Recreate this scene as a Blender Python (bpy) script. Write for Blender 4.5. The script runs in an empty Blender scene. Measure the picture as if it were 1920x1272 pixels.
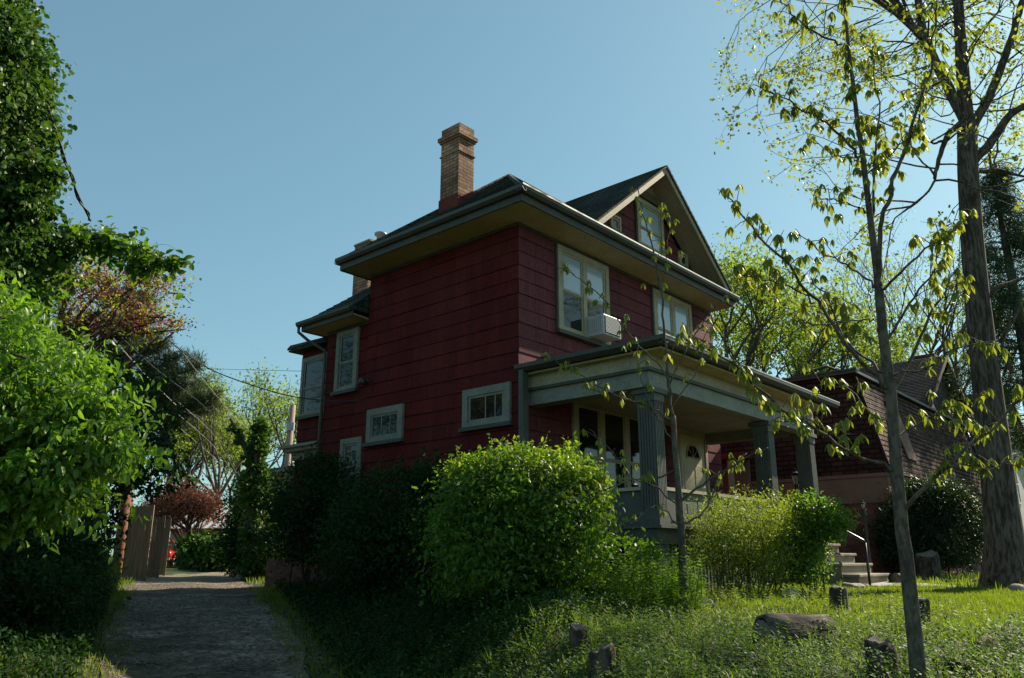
import bpy, math, random
import numpy as np
from mathutils import Vector, Matrix
R = math.radians
S = bpy.context.scene
COL = S.collection

# ------------------------------------------------------------------ camera
F_PX, CX, CY, HOR = 1472., 960., 636., 1050.
PITCH = math.atan((HOR - CY) / F_PX)
cam_d = bpy.data.cameras.new("camera"); cam = bpy.data.objects.new("camera", cam_d); COL.objects.link(cam)
cam.location = (0, 0, 1.6); cam.rotation_euler = (R(90) + PITCH, 0, 0)
cam_d.sensor_width = 36.; cam_d.lens = F_PX / 1920. * 36.; cam_d.clip_end = 2000; cam_d.clip_start = .05
S.camera = cam
# ------------------------------------------------------------------ light
SUN_AZ, SUN_EL = R(54), R(36)          # azimuth from +Y towards +X
world = bpy.data.worlds.new("World"); S.world = world; world.use_nodes = True
wn = world.node_tree; wn.nodes.clear()
sky = wn.nodes.new('ShaderNodeTexSky'); sky.sky_type = 'NISHITA'; sky.sun_disc = False
sky.sun_elevation = SUN_EL; sky.sun_rotation = SUN_AZ; sky.air_density = 1.0; sky.dust_density = .7; sky.ozone_density = 1.2
tint = wn.nodes.new('ShaderNodeMix'); tint.data_type = 'RGBA'; tint.blend_type = 'MULTIPLY'; tint.inputs[0].default_value = 1
tint.inputs[7].default_value = (.70, 1.0, .975, 1)
bg = wn.nodes.new('ShaderNodeBackground'); bg.inputs[1].default_value = .122
wo = wn.nodes.new('ShaderNodeOutputWorld')
gm = wn.nodes.new('ShaderNodeGamma'); gm.inputs[1].default_value = .66
wn.links.new(sky.outputs[0], gm.inputs[0]); wn.links.new(gm.outputs[0], tint.inputs[6]); wn.links.new(tint.outputs[2], bg.inputs[0]); wn.links.new(bg.outputs[0], wo.inputs[0])
sun_d = bpy.data.lights.new("sun", 'SUN'); sun = bpy.data.objects.new("sun", sun_d); COL.objects.link(sun)
sun_d.energy = 5.0; sun_d.angle = R(.5); sun_d.color = (1, .90, .72)
sdir = Vector((math.sin(SUN_AZ) * math.cos(SUN_EL), math.cos(SUN_AZ) * math.cos(SUN_EL), math.sin(SUN_EL)))
sun.rotation_euler = sdir.to_track_quat('Z', 'Y').to_euler(); sun.location = (20, 10, 30)
S.view_settings.view_transform = 'Standard'; S.view_settings.look = 'None'
S.view_settings.exposure = .95; S.view_settings.gamma = 1
S.cycles.max_bounces = 5; S.cycles.diffuse_bounces = 2; S.cycles.glossy_bounces = 2; S.cycles.transmission_bounces = 3
S.cycles.transparent_max_bounces = 6; S.cycles.caustics_reflective = False; S.cycles.caustics_refractive = False

# ------------------------------------------------------------------ geometry of the place
def ray(x, y):
    a, b, c = x - CX, F_PX, -(y - CY)
    return Vector((a, b * math.cos(PITCH) - c * math.sin(PITCH), b * math.sin(PITCH) + c * math.cos(PITCH)))
def at(x, y, Y):
    d = ray(x, y); return Vector((0, 0, 1.6)) + d * (Y / d.y)
HX, HY = .109, 13.0                      # front left corner of the red house
HA = R(48.35)
HM = Matrix.Translation((HX, HY, 0)) @ Matrix.Rotation(HA, 4, 'Z')
def hw(x, y, z=0): return HM @ Vector((x, y, z))
def interp(v, xs, ys): return float(np.interp(v, xs, ys))
def alley_r(Y): return 1.43 - .381 * Y if Y < 25 else -8.1 - .30 * (Y - 25)
def alley_l(Y): return -.4 - .455 * Y if Y < 25 else -11.78 - .31 * (Y - 25)
def sstep(t): t = max(0., min(1., t)); return t * t * (3 - 2 * t)
def gz(X, Y):
    a = interp(Y, [-5, 2, 8.5, 13, 18, 60], [0, .05, .45, .8, 1.0, .95])
    yd = interp(Y, [-5, 0, 3, 5, 6.4, 10, 16, 60], [0, .1, .45, .84, .97, 1.08, 1.14, 1.1])
    r, l = alley_r(Y), alley_l(Y)
    if X > r: h = a + (yd - a) * sstep((X - r) / 1.7) + .02 * math.sin(X * 1.7 + Y) + .035 * math.sin(X * .9 - Y * .7) * min(1, (X - r)) + .035 * math.sin(X * 3.1 + 1.3 * math.sin(Y * 2.1)) * math.sin(Y * 2.7 + X) * min(1, X - r) * (1 if Y < 9 else max(0, 1 - (Y - 9) / 3))
    elif X < l: h = a + .25 * sstep((l - X) / 1.5)
    else:
        m = (X - l) / (r - l); h = a - .03 + .03 * math.cos(m * 4 * math.pi) * .5
    return h

# ------------------------------------------------------------------ object helpers
def tag(o, label=None, cat=None, group=None, kind=None):
    if label: o['label'] = label
    if cat: o['category'] = cat
    if group: o['group'] = group
    if kind: o['kind'] = kind
    return o
def thing(name, label, cat, loc=(0, 0, 0), rz=0, group=None):
    o = bpy.data.objects.new(name, None); o.empty_display_size = .2; COL.objects.link(o)
    o.location = loc; o.rotation_euler = (0, 0, rz)
    return tag(o, label, cat, group)
def V(*a): return Vector(a)
class MB:
    """collects shapes; build() links them as one mesh object with metric box-projected UVs"""
    def __init__(s): s.v = []; s.f = []; s.sm = []
    def add(s, vs, fs, smooth=False):
        b = len(s.v); s.v += [tuple(p) for p in vs]; s.f += [tuple(b + i for i in q) for q in fs]; s.sm += [smooth] * len(fs)
        return s
    def obox(s, o, ax, ay, az, x0, x1, y0, y1, z0, z1):
        p = [o + ax * a + ay * b + az * c for c in (z0, z1) for b in (y0, y1) for a in (x0, x1)]
        fs = [(0, 2, 3, 1), (4, 5, 7, 6), (0, 1, 5, 4), (2, 6, 7, 3), (0, 4, 6, 2), (1, 3, 7, 5)]
        if ax.cross(ay).dot(az) < 0: fs = [q[::-1] for q in fs]
        return s.add(p, fs)
    def box(s, x0, x1, y0, y1, z0, z1):
        return s.obox(V(0, 0, 0), V(1, 0, 0), V(0, 1, 0), V(0, 0, 1), min(x0, x1), max(x0, x1), min(y0, y1), max(y0, y1), min(z0, z1), max(z0, z1))
    def prism(s, poly, d):
        """polygon (list of Vectors) extruded by vector d"""
        n = len(poly); d = Vector(d); P = [Vector(p) for p in poly]
        nr = Vector((0, 0, 0))
        for i in range(n): nr += P[i].cross(P[(i + 1) % n])
        if nr.dot(d) > 0: P = P[::-1]
        vs = P + [p + d for p in P]
        fs = [tuple(range(n)), tuple(range(2 * n - 1, n - 1, -1))] + [(i, i + n, (i + 1) % n + n, (i + 1) % n) for i in range(n)]
        return s.add(vs, fs)
    def tube(s, pts, rad, k=6, cap=True, smooth=True):
        pts = [Vector(p) for p in pts]; n = len(pts)
        if not hasattr(rad, '__len__'): rad = [rad] * n
        vs = []; fs = []; ref = None
        for i, p in enumerate(pts):
            t = (pts[min(i + 1, n - 1)] - pts[max(i - 1, 0)])
            if t.length < 1e-9: t = V(0, 0, 1)
            t.normalize()
            if ref is None:
                ref = t.cross(V(0, 0, 1))
                if ref.length < .1: ref = t.cross(V(0, 1, 0))
            ref = (ref - t * ref.dot(t)).normalized(); b = t.cross(ref)
            for j in range(k):
                a = 2 * math.pi * j / k
                vs.append(p + (ref * math.cos(a) + b * math.sin(a)) * rad[i])
        for i in range(n - 1):
            for j in range(k):
                fs.append((i * k + j, i * k + (j + 1) % k, (i + 1) * k + (j + 1) % k, (i + 1) * k + j))
        if cap: fs += [tuple(range(k))[::-1], tuple((n - 1) * k + j for j in range(k))]
        return s.add(vs, fs, smooth)
    def lathe(s, c, prof, k=14, smooth=True):
        c = Vector(c)
        return s.tube([c + V(0, 0, z) for r, z in prof], [r for r, z in prof], k, True, smooth) if False else s._lathe(c, prof, k, smooth)
    def _lathe(s, c, prof, k, smooth):
        vs = []; fs = []
        for r, z in prof:
            for j in range(k):
                a = 2 * math.pi * j / k; vs.append(c + V(r * math.cos(a), r * math.sin(a), z))
        for i in range(len(prof) - 1):
            for j in range(k): fs.append((i * k + j, i * k + (j + 1) % k, (i + 1) * k + (j + 1) % k, (i + 1) * k + j))
        fs += [tuple(range(k))[::-1], tuple((len(prof) - 1) * k + j for j in range(k))]
        return s.add(vs, fs, smooth)
    def build(s, name, mat, parent=None, label=None):
        me = bpy.data.meshes.new(name); me.from_pydata(s.v, [], s.f)
        me.polygons.foreach_set('use_smooth', s.sm)
        uvl = me.uv_layers.new(name='UVMap'); uv = np.zeros((len(me.loops), 2))
        co = np.array(s.v, dtype=float)
        for p in me.polygons:
            n = p.normal; h = V(0, 0, 1).cross(n)
            if h.length < .05: h = V(1, 0, 0)
            h.normalize(); u = n.cross(h)
            idx = list(p.vertices); c = co[idx]
            uv[p.loop_start:p.loop_start + p.loop_total, 0] = c @ np.array(h)
            uv[p.loop_start:p.loop_start + p.loop_total, 1] = c @ np.array(u)
        uvl.data.foreach_set('uv', uv.ravel())
        me.materials.append(mat)
        o = bpy.data.objects.new(name, me); COL.objects.link(o)
        if parent is not None: o.parent = parent
        if label: o['label'] = label
        return o
def bevel(o, w=.01, seg=2):
    m = o.modifiers.new('bevel', 'BEVEL'); m.width = w; m.segments = seg; m.limit_method = 'ANGLE'; m.angle_limit = R(40)
    return o

# ------------------------------------------------------------------ materials
def mat(name, col, rough=.8, spec=.3, build=None):
    m = bpy.data.materials.new(name); m.use_nodes = True; nt = m.node_tree
    b = nt.nodes['Principled BSDF']; b.inputs['Base Color'].default_value = (*col, 1)
    b.inputs['Roughness'].default_value = rough; b.inputs['Specular IOR Level'].default_value = spec
    if build: build(nt, b)
    return m
def N(nt, t, **k):
    n = nt.nodes.new(t)
    for a, v in k.items(): setattr(n, a, v)
    return n
def noise(nt, scale, detail=4, coord='Object', rough=.6, vec=None):
    n = N(nt, 'ShaderNodeTexNoise'); n.inputs['Scale'].default_value = scale; n.inputs['Detail'].default_value = detail; n.inputs['Roughness'].default_value = rough
    if vec is None:
        tc = N(nt, 'ShaderNodeTexCoord'); vec = tc.outputs[coord]
    nt.links.new(vec, n.inputs['Vector']); return n
def ramp(nt, fac, stops):
    r = N(nt, 'ShaderNodeValToRGB'); e = r.color_ramp.elements
    while len(e) > 1: e.remove(e[0])
    e[0].position = stops[0][0]; e[0].color = (*stops[0][1], 1)
    for p, c in stops[1:]:
        q = e.new(p); q.color = (*c, 1)
    nt.links.new(fac, r.inputs[0]); return r
def mixc(nt, a, b, fac, mode='MIX'):
    m = N(nt, 'ShaderNodeMix', data_type='RGBA', blend_type=mode)
    for i, x in ((6, a), (7, b)):
        if isinstance(x, (tuple, list)): m.inputs[i].default_value = (*x, 1)
        else: nt.links.new(x, m.inputs[i])
    if isinstance(fac, (int, float)): m.inputs[0].default_value = fac
    else: nt.links.new(fac, m.inputs[0])
    return m.outputs[2]
def bump(nt, b, h, s=.3, d=.01):
    n = N(nt, 'ShaderNodeBump'); n.inputs['Strength'].default_value = s; n.inputs['Distance'].default_value = d
    nt.links.new(h, n.inputs['Height']); nt.links.new(n.outputs[0], b.inputs['Normal'])
def mottled(name, c1, c2, scale=3, rough=.85, spec=.25, bs=.3, bd=.01, fine=40, c3=None):
    def f(nt, b):
        n1 = noise(nt, scale, 5); n2 = noise(nt, fine, 3)
        r = ramp(nt, n1.outputs[0], [(.3, c1), (.7, c2)] if c3 is None else [(.28, c1), (.5, c2), (.72, c3)])
        c = mixc(nt, r.outputs[0], (.5, .5, .5), n2.outputs[0], 'OVERLAY')
        m = N(nt, 'ShaderNodeMix', data_type='RGBA', blend_type='MULTIPLY'); m.inputs[0].default_value = .5
        nt.links.new(r.outputs[0], m.inputs[6]); rr = ramp(nt, n2.outputs[0], [(.3, (.45, .45, .45)), (.7, (1.3, 1.3, 1.3))]); nt.links.new(rr.outputs[0], m.inputs[7])
        nt.links.new(m.outputs[2], b.inputs['Base Color']); bump(nt, b, n2.outputs[0], bs, bd)
    return mat(name, c1, rough, spec, f)
def bricky(name, cols, mortar, bw, bh, ms=.01, rough=.9, offset=.5, bs=.6, bd=.012, coord='UV', spec=.2, dirt=.5, squash=1.):
    def f(nt, b):
        tc = N(nt, 'ShaderNodeTexCoord')
        br = N(nt, 'ShaderNodeTexBrick'); br.offset = offset; br.inputs['Scale'].default_value = 1
        br.inputs['Brick Width'].default_value = bw; br.inputs['Row Height'].default_value = bh; br.inputs['Mortar Size'].default_value = ms
        br.inputs['Mortar Smooth'].default_value = .3; br.inputs['Bias'].default_value = 0
        br.inputs['Color1'].default_value = (0, 0, 0, 1); br.inputs['Color2'].default_value = (1, 1, 1, 1); br.inputs['Mortar'].default_value = (.5, .5, .5, 1)
        nt.links.new(tc.outputs[coord], br.inputs['Vector'])
        st = [(i / (len(cols) - 1) if len(cols) > 1 else 0, c) for i, c in enumerate(cols)]
        r = ramp(nt, br.outputs['Color'], st)
        n1 = noise(nt, 1.3, 5); n2 = noise(nt, 60, 3)
        c = mixc(nt, r.outputs[0], mortar, br.outputs['Fac'])
        rr = ramp(nt, n1.outputs[0], [(.3, (1 - dirt,) * 3), (.7, (1.15,) * 3)])
        c = mixc(nt, c, rr.outputs[0], 1., 'MULTIPLY')
        rr2 = ramp(nt, n2.outputs[0], [(.3, (.7,) * 3), (.7, (1.2,) * 3)])
        c = mixc(nt, c, rr2.outputs[0], .7, 'MULTIPLY')
        nt.links.new(c, b.inputs['Base Color'])
        mth = N(nt, 'ShaderNodeMath', operation='MULTIPLY_ADD'); nt.links.new(br.outputs['Fac'], mth.inputs[0]); mth.inputs[1].default_value = -1.; nt.links.new(n2.outputs[0], mth.inputs[2])
        bump(nt, b, mth.outputs[0], bs, bd)
    return mat(name, cols[0], rough, spec, f)
def leafmat(name, c1, c2, c3=None, rough=.4, spec=.5, trans=.45, tcol=None):
    m = bpy.data.materials.new(name); m.use_nodes = True; nt = m.node_tree; b = nt.nodes['Principled BSDF']
    g = N(nt, 'ShaderNodeNewGeometry')
    n = noise(nt, .9, 3)
    a = N(nt, 'ShaderNodeMath', operation='MULTIPLY_ADD'); nt.links.new(n.outputs[0], a.inputs[0]); a.inputs[1].default_value = .9; a.inputs[2].default_value = -.25
    a2 = N(nt, 'ShaderNodeMath', operation='MULTIPLY_ADD'); nt.links.new(g.outputs['Random Per Island'], a2.inputs[0]); a2.inputs[1].default_value = .6; nt.links.new(a.outputs[0], a2.inputs[2])
    r = ramp(nt, a2.outputs[0], [(.15, c1), (.75, c2)] + ([(.95, c3)] if c3 else []))
    nt.links.new(r.outputs[0], b.inputs['Base Color']); b.inputs['Roughness'].default_value = rough; b.inputs['Specular IOR Level'].default_value = spec
    t = N(nt, 'ShaderNodeBsdfTranslucent')
    tc = mixc(nt, r.outputs[0], tcol or (1.6, 1.7, .45), 1., 'MULTIPLY'); nt.links.new(tc, t.inputs[0])
    mx = N(nt, 'ShaderNodeMixShader'); mx.inputs[0].default_value = trans
    nt.links.new(b.outputs[0], mx.inputs[1]); nt.links.new(t.outputs[0], mx.inputs[2])
    nt.links.new(mx.outputs[0], nt.nodes['Material Output'].inputs[0])
    return m
def siding_f(c1, c2, c3, bw, bh, off=.5):
    def f(nt, b):
        tc = N(nt, 'ShaderNodeTexCoord')
        br = N(nt, 'ShaderNodeTexBrick'); br.offset = off; br.inputs['Scale'].default_value = 1
        br.inputs['Brick Width'].default_value = bw; br.inputs['Row Height'].default_value = bh; br.inputs['Mortar Size'].default_value = .007
        br.inputs['Mortar Smooth'].default_value = .2
        br.inputs['Color1'].default_value = (0, 0, 0, 1); br.inputs['Color2'].default_value = (1, 1, 1, 1); br.inputs['Mortar'].default_value = (.3, .3, .3, 1)
        nt.links.new(tc.outputs['UV'], br.inputs['Vector'])
        n1 = noise(nt, .8, 5); n2 = noise(nt, 35, 4)
        mp = N(nt, 'ShaderNodeMapping'); mp.inputs['Scale'].default_value = (60, 60, 3); nt.links.new(tc.outputs['Object'], mp.inputs[0])
        n3 = noise(nt, 1, 3, vec=mp.outputs[0])
        r = ramp(nt, br.outputs['Color'], [(0, c1), (1, c2)])
        c = mixc(nt, r.outputs[0], (.02, .006, .008), br.outputs['Fac'])
        k = ramp(nt, n1.outputs[0], [(.35, (0,) * 3), (.75, (1,) * 3)]); c = mixc(nt, c, c3, k.outputs[0])
        k3 = ramp(nt, n3.outputs[0], [(.3, (.75,) * 3), (.75, (1.25,) * 3)]); c = mixc(nt, c, k3.outputs[0], .8, 'MULTIPLY')
        n5 = noise(nt, 45, 4, rough=.8); k5 = ramp(nt, n5.outputs[0], [(.35, (.55,) * 3), (.65, (1.4,) * 3)]); c = mixc(nt, c, k5.outputs[0], .8, 'MULTIPLY')
        mp6 = N(nt, 'ShaderNodeMapping'); mp6.inputs['Scale'].default_value = (2.2, 2.2, .35); nt.links.new(tc.outputs['Object'], mp6.inputs[0])
        n6 = noise(nt, 1.5, 5, vec=mp6.outputs[0]); k6 = ramp(nt, n6.outputs[0], [(.4, (.86,) * 3), (.6, (1.07,) * 3)]); c = mixc(nt, c, k6.outputs[0], 1, 'MULTIPLY')
        # chips of paint worn to grey
        k4 = ramp(nt, n2.outputs[0], [(.70, (0,) * 3), (.74, (1,) * 3)]); c = mixc(nt, c, (.32, .25, .24), k4.outputs[0])
        nt.links.new(c, b.inputs['Base Color'])
        mth = N(nt, 'ShaderNodeMath', operation='MULTIPLY_ADD'); nt.links.new(br.outputs['Fac'], mth.inputs[0]); mth.inputs[1].default_value = -1.5; nt.links.new(n3.outputs[0], mth.inputs[2])
        bump(nt, b, mth.outputs[0], .8, .008)
    return f
M = {}
M['siding'] = mat('red_siding_paint', (.2, .03, .04), .8, .12, siding_f((.095, .010, .010), (.15, .017, .015), (.12, .022, .02), 1.15, .265, .37))
M['siding_front'] = mat('plum_red_shingle_paint', (.2, .05, .06), .8, .12, siding_f((.13, .035, .042), (.18, .05, .058), (.15, .05, .055), .78, .265, .41))  # front and gable siding, lighter and more plum than the side walls
M['trim'] = mottled('weathered_cream_trim', (.34, .28, .19), (.48, .41, .29), 2, .7, .3, .2, .004, 30)
M['soffit'] = mottled('yellow_cream_soffit', (.42, .33, .16), (.52, .43, .23), 1.5, .7, .3, .2, .004, 25)
M['gable_trim'] = mottled('tan_gable_trim', (.30, .23, .15), (.38, .30, .21), 2, .7, .3, .2, .004, 25)
M['grey_trim'] = mottled('slate_grey_trim_paint', (.052, .055, .046), (.088, .088, .072), 2, .6, .35, .2, .004, 30)
M['frame_grey'] = mottled('blue_grey_window_paint', (.18, .18, .15), (.27, .265, .22), 3, .6, .35, .2, .004, 30)
M['column'] = mottled('grey_green_column_paint', (.075, .077, .066), (.115, .115, .098), 3, .6, .35, .2, .003, 30)
M['gutter'] = mottled('dark_gutter_metal', (.042, .040, .033), (.075, .070, .056), 3, .45, .5, .1, .002, 30)
M['drip'] = mottled('pale_drip_edge', (.5, .45, .38), (.6, .55, .46), 3, .5, .5, .1, .002, 30)
M['roof'] = bricky('green_grey_asphalt_shingle', [(.05, .06, .055), (.085, .095, .085), (.12, .12, .105)], (.015, .018, .016), .3, .14, .012, .95, bs=1., bd=.02)
M['brick'] = bricky('tan_chimney_brick', [(.30, .145, .085), (.42, .22, .13), (.48, .30, .19)], (.12, .09, .07), .215, .078, .010, .9)
M['dbrick'] = bricky('dark_red_brick', [(.16, .06, .045), (.22, .085, .06), (.27, .12, .08)], (.12, .09, .08), .215, .078, .009, .9)
M['flash'] = mottled('dark_red_flashing', (.12, .02, .02), (.18, .04, .03), 3)
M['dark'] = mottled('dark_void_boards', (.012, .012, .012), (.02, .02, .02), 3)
M['interior'] = mat('dark_room', (.015, .013, .012), .9, .1)
def glass_f(nt, b):
    n = noise(nt, 1.1, 2); bump(nt, b, n.outputs[0], .25, .02)
M['glass'] = mat('window_glass', (.012, .015, .012), .04, .55, glass_f)
def blind_f(nt, b):
    tc = N(nt, 'ShaderNodeTexCoord'); w = N(nt, 'ShaderNodeTexWave'); w.wave_type = 'BANDS'; w.bands_direction = 'Z'; w.inputs['Scale'].default_value = 9; w.inputs['Distortion'].default_value = .3
    nt.links.new(tc.outputs['Object'], w.inputs[0]); r = ramp(nt, w.outputs[0], [(0, (.30, .36, .42)), (1, (.46, .52, .58))]); nt.links.new(r.outputs[0], b.inputs['Base Color'])
    n = noise(nt, 1.1, 2); bump(nt, b, n.outputs[0], .1, .02)
M['blind'] = mat('glass_over_pale_blind', (.4, .45, .5), .12, .8, blind_f)
M['white'] = mottled('white_paint', (.50, .50, .49), (.60, .60, .58), 3, .5, .4, .05, .002, 20)
M['acgrille'] = mat('air_conditioner_grille', (.35, .36, .36), .6, .4)
M['door'] = mottled('cream_door_paint', (.52, .43, .26), (.60, .51, .34), 2, .45, .4, .05, .002, 20)
M['black_metal'] = mat('black_iron', (.015, .015, .016), .35, .6)
M['metal'] = mottled('grey_galvanised_metal', (.35, .36, .37), (.5, .5, .5), 4, .35, .6, .05, .001, 20)
M['concrete'] = mottled('weathered_concrete', (.24, .20, .155), (.38, .32, .25), 3, .9, .2, .5, .01, 60)
M['stonestep'] = mottled('brown_concrete_riser', (.22, .18, .13), (.32, .27, .20), 3, .9, .2, .5, .01, 60)
M['bark'] = None
def bark(name, c1, c2, s=14, st=(6, 6, 1), bd=.03):
    def f(nt, b):
        tc = N(nt, 'ShaderNodeTexCoord'); mp = N(nt, 'ShaderNodeMapping'); mp.inputs['Scale'].default_value = st; nt.links.new(tc.outputs['Object'], mp.inputs[0])
        n = noise(nt, s / 4, 6, vec=mp.outputs[0], rough=.65); n2 = noise(nt, 2, 3)
        r = ramp(nt, n.outputs[0], [(.43, c1), (.57, c2)]); k = ramp(nt, n2.outputs[0], [(.3, (.65,) * 3), (.7, (1.2,) * 3)])
        nt.links.new(mixc(nt, r.outputs[0], k.outputs[0], 1, 'MULTIPLY'), b.inputs['Base Color']); bump(nt, b, n.outputs[0], .9, bd)
    return mat(name, c1, .92, .15, f)
M['bark'] = bark('grey_brown_bark', (.055, .042, .032), (.15, .12, .09))
M['bark_fine'] = bark('smooth_grey_sapling_bark', (.075, .062, .05), (.15, .125, .095), 30, (3, 3, 1.5), .004)
M['bark_red'] = bark('red_brown_bark', (.10, .045, .03), (.20, .10, .065))
M['stump'] = bark('rotten_stump_wood', (.045, .034, .028), (.13, .10, .075), 10, (5, 5, 2), .03)
M['stumpcut'] = mottled('grey_cut_wood', (.14, .11, .085), (.22, .18, .14), 8, .9, .1, .6, .02, 30)
def plank_f(c1, c2, w):
    def f(nt, b):
        tc = N(nt, 'ShaderNodeTexCoord'); mp = N(nt, 'ShaderNodeMapping'); mp.inputs['Scale'].default_value = (25, 25, 1.2); nt.links.new(tc.outputs['Object'], mp.inputs[0])
        n = noise(nt, 1, 5, vec=mp.outputs[0]); r = ramp(nt, n.outputs[0], [(.3, c1), (.7, c2)]); nt.links.new(r.outputs[0], b.inputs['Base Color']); bump(nt, b, n.outputs[0], .5, .008)
    return f
M['fence'] = mat('weathered_fence_board', (.2, .15, .1), .9, .15, plank_f((.11, .07, .045), (.25, .17, .11), .1))
M['gravel'] = None
def gravel_f(nt, b):
    v = N(nt, 'ShaderNodeTexVoronoi'); v.inputs['Scale'].default_value = 24; tc = N(nt, 'ShaderNodeTexCoord'); nt.links.new(tc.outputs['Object'], v.inputs['Vector'])
    n = noise(nt, 1.2, 6); n2 = noise(nt, 90, 3); n3 = noise(nt, .35, 3)
    r = ramp(nt, n.outputs[0], [(.3, (.20, .155, .11)), (.55, (.29, .23, .17)), (.75, (.40, .325, .25))])
    k = ramp(nt, v.outputs['Color'], [(.1, (.35,) * 3), (.9, (1.4,) * 3)])
    c = mixc(nt, r.outputs[0], k.outputs[0], .8, 'MULTIPLY')
    # tufts of thin soil
    k2 = ramp(nt, n3.outputs[0], [(.52, (0,) * 3), (.62, (1,) * 3)]); c = mixc(nt, c, (.12, .10, .07), k2.outputs[0])
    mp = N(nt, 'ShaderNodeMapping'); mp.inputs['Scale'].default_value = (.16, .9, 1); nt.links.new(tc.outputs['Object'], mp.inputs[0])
    n4 = noise(nt, 1.0, 5, vec=mp.outputs[0]); k4 = ramp(nt, n4.outputs[0], [(.30, (.35,) * 3), (.42, (1,) * 3)]); c = mixc(nt, c, k4.outputs[0], 1, 'MULTIPLY')  # dark bands across the alley: cast shade painted into the surface colour
    n7 = noise(nt, 7, 5, rough=.75); k7 = ramp(nt, n7.outputs[0], [(.38, (.55,) * 3), (.6, (1.2,) * 3)]); c = mixc(nt, c, k7.outputs[0], 1, 'MULTIPLY')
    nt.links.new(c, b.inputs['Base Color'])
    a = N(nt, 'ShaderNodeMath', operation='ADD'); nt.links.new(v.outputs['Distance'], a.inputs[0]); nt.links.new(n2.outputs[0], a.inputs[1]); bump(nt, b, a.outputs[0], .8, .012)
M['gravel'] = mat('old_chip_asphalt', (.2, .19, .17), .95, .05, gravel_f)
M['patch'] = mottled('dark_asphalt_patch', (.05, .045, .04), (.09, .08, .07), 2, .9, .2, .8, .02, 60)
M['soil'] = mottled('dark_soil_and_moss', (.035, .03, .02), (.05, .06, .025), 1.5, .95, .1, .8, .03, 25, (.06, .085, .03))
M['walk'] = mottled('stone_walk', (.30, .27, .24), (.42, .38, .33), 2, .9, .2, .5, .01, 50)
M['stucco'] = mottled('salmon_stucco', (.20, .11, .08), (.26, .15, .11), 2, .9, .2, .3, .006, 50)
M['mansard'] = bricky('red_brown_mansard_shingle', [(.09, .04, .03), (.15, .075, .055), (.22, .13, .10)], (.03, .015, .012), .24, .13, .022, .9, bs=1., bd=.03)  # lighter copy: sun on the front face is put into the colour
M['mansard_dark'] = bricky('dark_maroon_shingle', [(.055, .024, .018), (.08, .035, .025), (.11, .05, .036)], (.03, .01, .01), .3, .12, .018, .9, bs=1., bd=.03)  # darker copy: shade on the side face is put into the colour
M['darkroof'] = bricky('charcoal_shingle', [(.018, .019, .021), (.03, .03, .034)], (.012, .012, .012), .3, .15, .012, .95)
M['tan'] = mottled('tan_garage_boards', (.42, .32, .18), (.50, .39, .24), 2, .8)
def rib_f(nt, b):
    tc = N(nt, 'ShaderNodeTexCoord'); w = N(nt, 'ShaderNodeTexWave'); w.wave_type = 'BANDS'; w.bands_direction = 'X'; w.inputs['Scale'].default_value = .55; w.inputs['Distortion'].default_value = 0
    nt.links.new(tc.outputs['UV'], w.inputs[0]); r = ramp(nt, w.outputs[0], [(.25, (.22, .10, .09)), (.5, (.42, .46, .46)), (1, (.5, .54, .54))]); nt.links.new(r.outputs[0], b.inputs['Base Color'])
M['tinroof'] = mat('pale_ribbed_metal_roof', (.4, .45, .45), .5, .4, rib_f)
M['car'] = mat('red_car_paint', (.45, .015, .015), .25, .6)
M['redpaint'] = mat('red_pipe_paint', (.30, .015, .02), .5, .4)
M['rubber'] = mat('rubber', (.02, .02, .02), .8, .2)
M['poleW'] = mat('pole_wood', (.3, .22, .16), .9, .15, plank_f((.26, .19, .14), (.40, .31, .24), .1))
M['pole_post'] = mat('red_brown_post', (.2, .09, .05), .9, .15, plank_f((.12, .05, .03), (.26, .12, .075), .1))
M['wire'] = mat('cable_sheath', (.03, .03, .035), .6, .4)
M['wire_pale'] = mat('bare_pale_cable', (.4, .38, .36), .5, .4)
M['lampglass'] = mat('frosted_lantern_glass', (.55, .42, .34), .3, .5)
# foliage
M['lf_bush'] = leafmat('privet_leaf', (.06, .12, .018), (.11, .19, .025), (.18, .27, .035), .4, .3, .5)
M['lf_new'] = leafmat('new_privet_leaf', (.14, .20, .025), (.21, .28, .035), (.28, .34, .06), .4, .3, .5)
M['lf_dead'] = leafmat('dead_brown_leaf', (.08, .05, .025), (.16, .10, .05), (.24, .16, .09), .7, .1, .2, (1.2, 1, .7))
M['chips'] = leafmat('stone_chip', (.07, .06, .05), (.18, .15, .12), (.34, .30, .25), .9, .1, 0.)
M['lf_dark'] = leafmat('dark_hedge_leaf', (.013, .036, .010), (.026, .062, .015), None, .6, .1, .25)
M['lf_lit'] = leafmat('bright_tree_leaf', (.10, .19, .03), (.17, .28, .04), (.24, .35, .08), .38, .35, .5)
M['lf_ivy'] = leafmat('ivy_leaf', (.035, .08, .016), (.07, .13, .025), (.10, .16, .03), .42, .2, .3)
M['lf_lime'] = leafmat('young_lime_leaf', (.17, .19, .03), (.25, .26, .045), (.32, .31, .07), .5, .4, .5)
M['lf_sap'] = leafmat('drooping_buckeye_leaf', (.12, .16, .03), (.19, .22, .04), (.26, .26, .06), .45, .4, .5, (1.7, 1.6, .5))
M['lf_for'] = leafmat('forsythia_leaf', (.12, .16, .03), (.19, .22, .04), (.28, .29, .06), .5, .4, .5)
M['lf_red'] = leafmat('red_maple_leaf', (.17, .075, .05), (.26, .12, .075), (.34, .18, .10), .5, .4, .4, (1.5, .9, .5))
M['lf_bud'] = leafmat('redbud_blossom', (.22, .07, .10), (.30, .11, .14), (.35, .17, .18), .6, .3, .4, (1.3, .8, .8))
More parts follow.
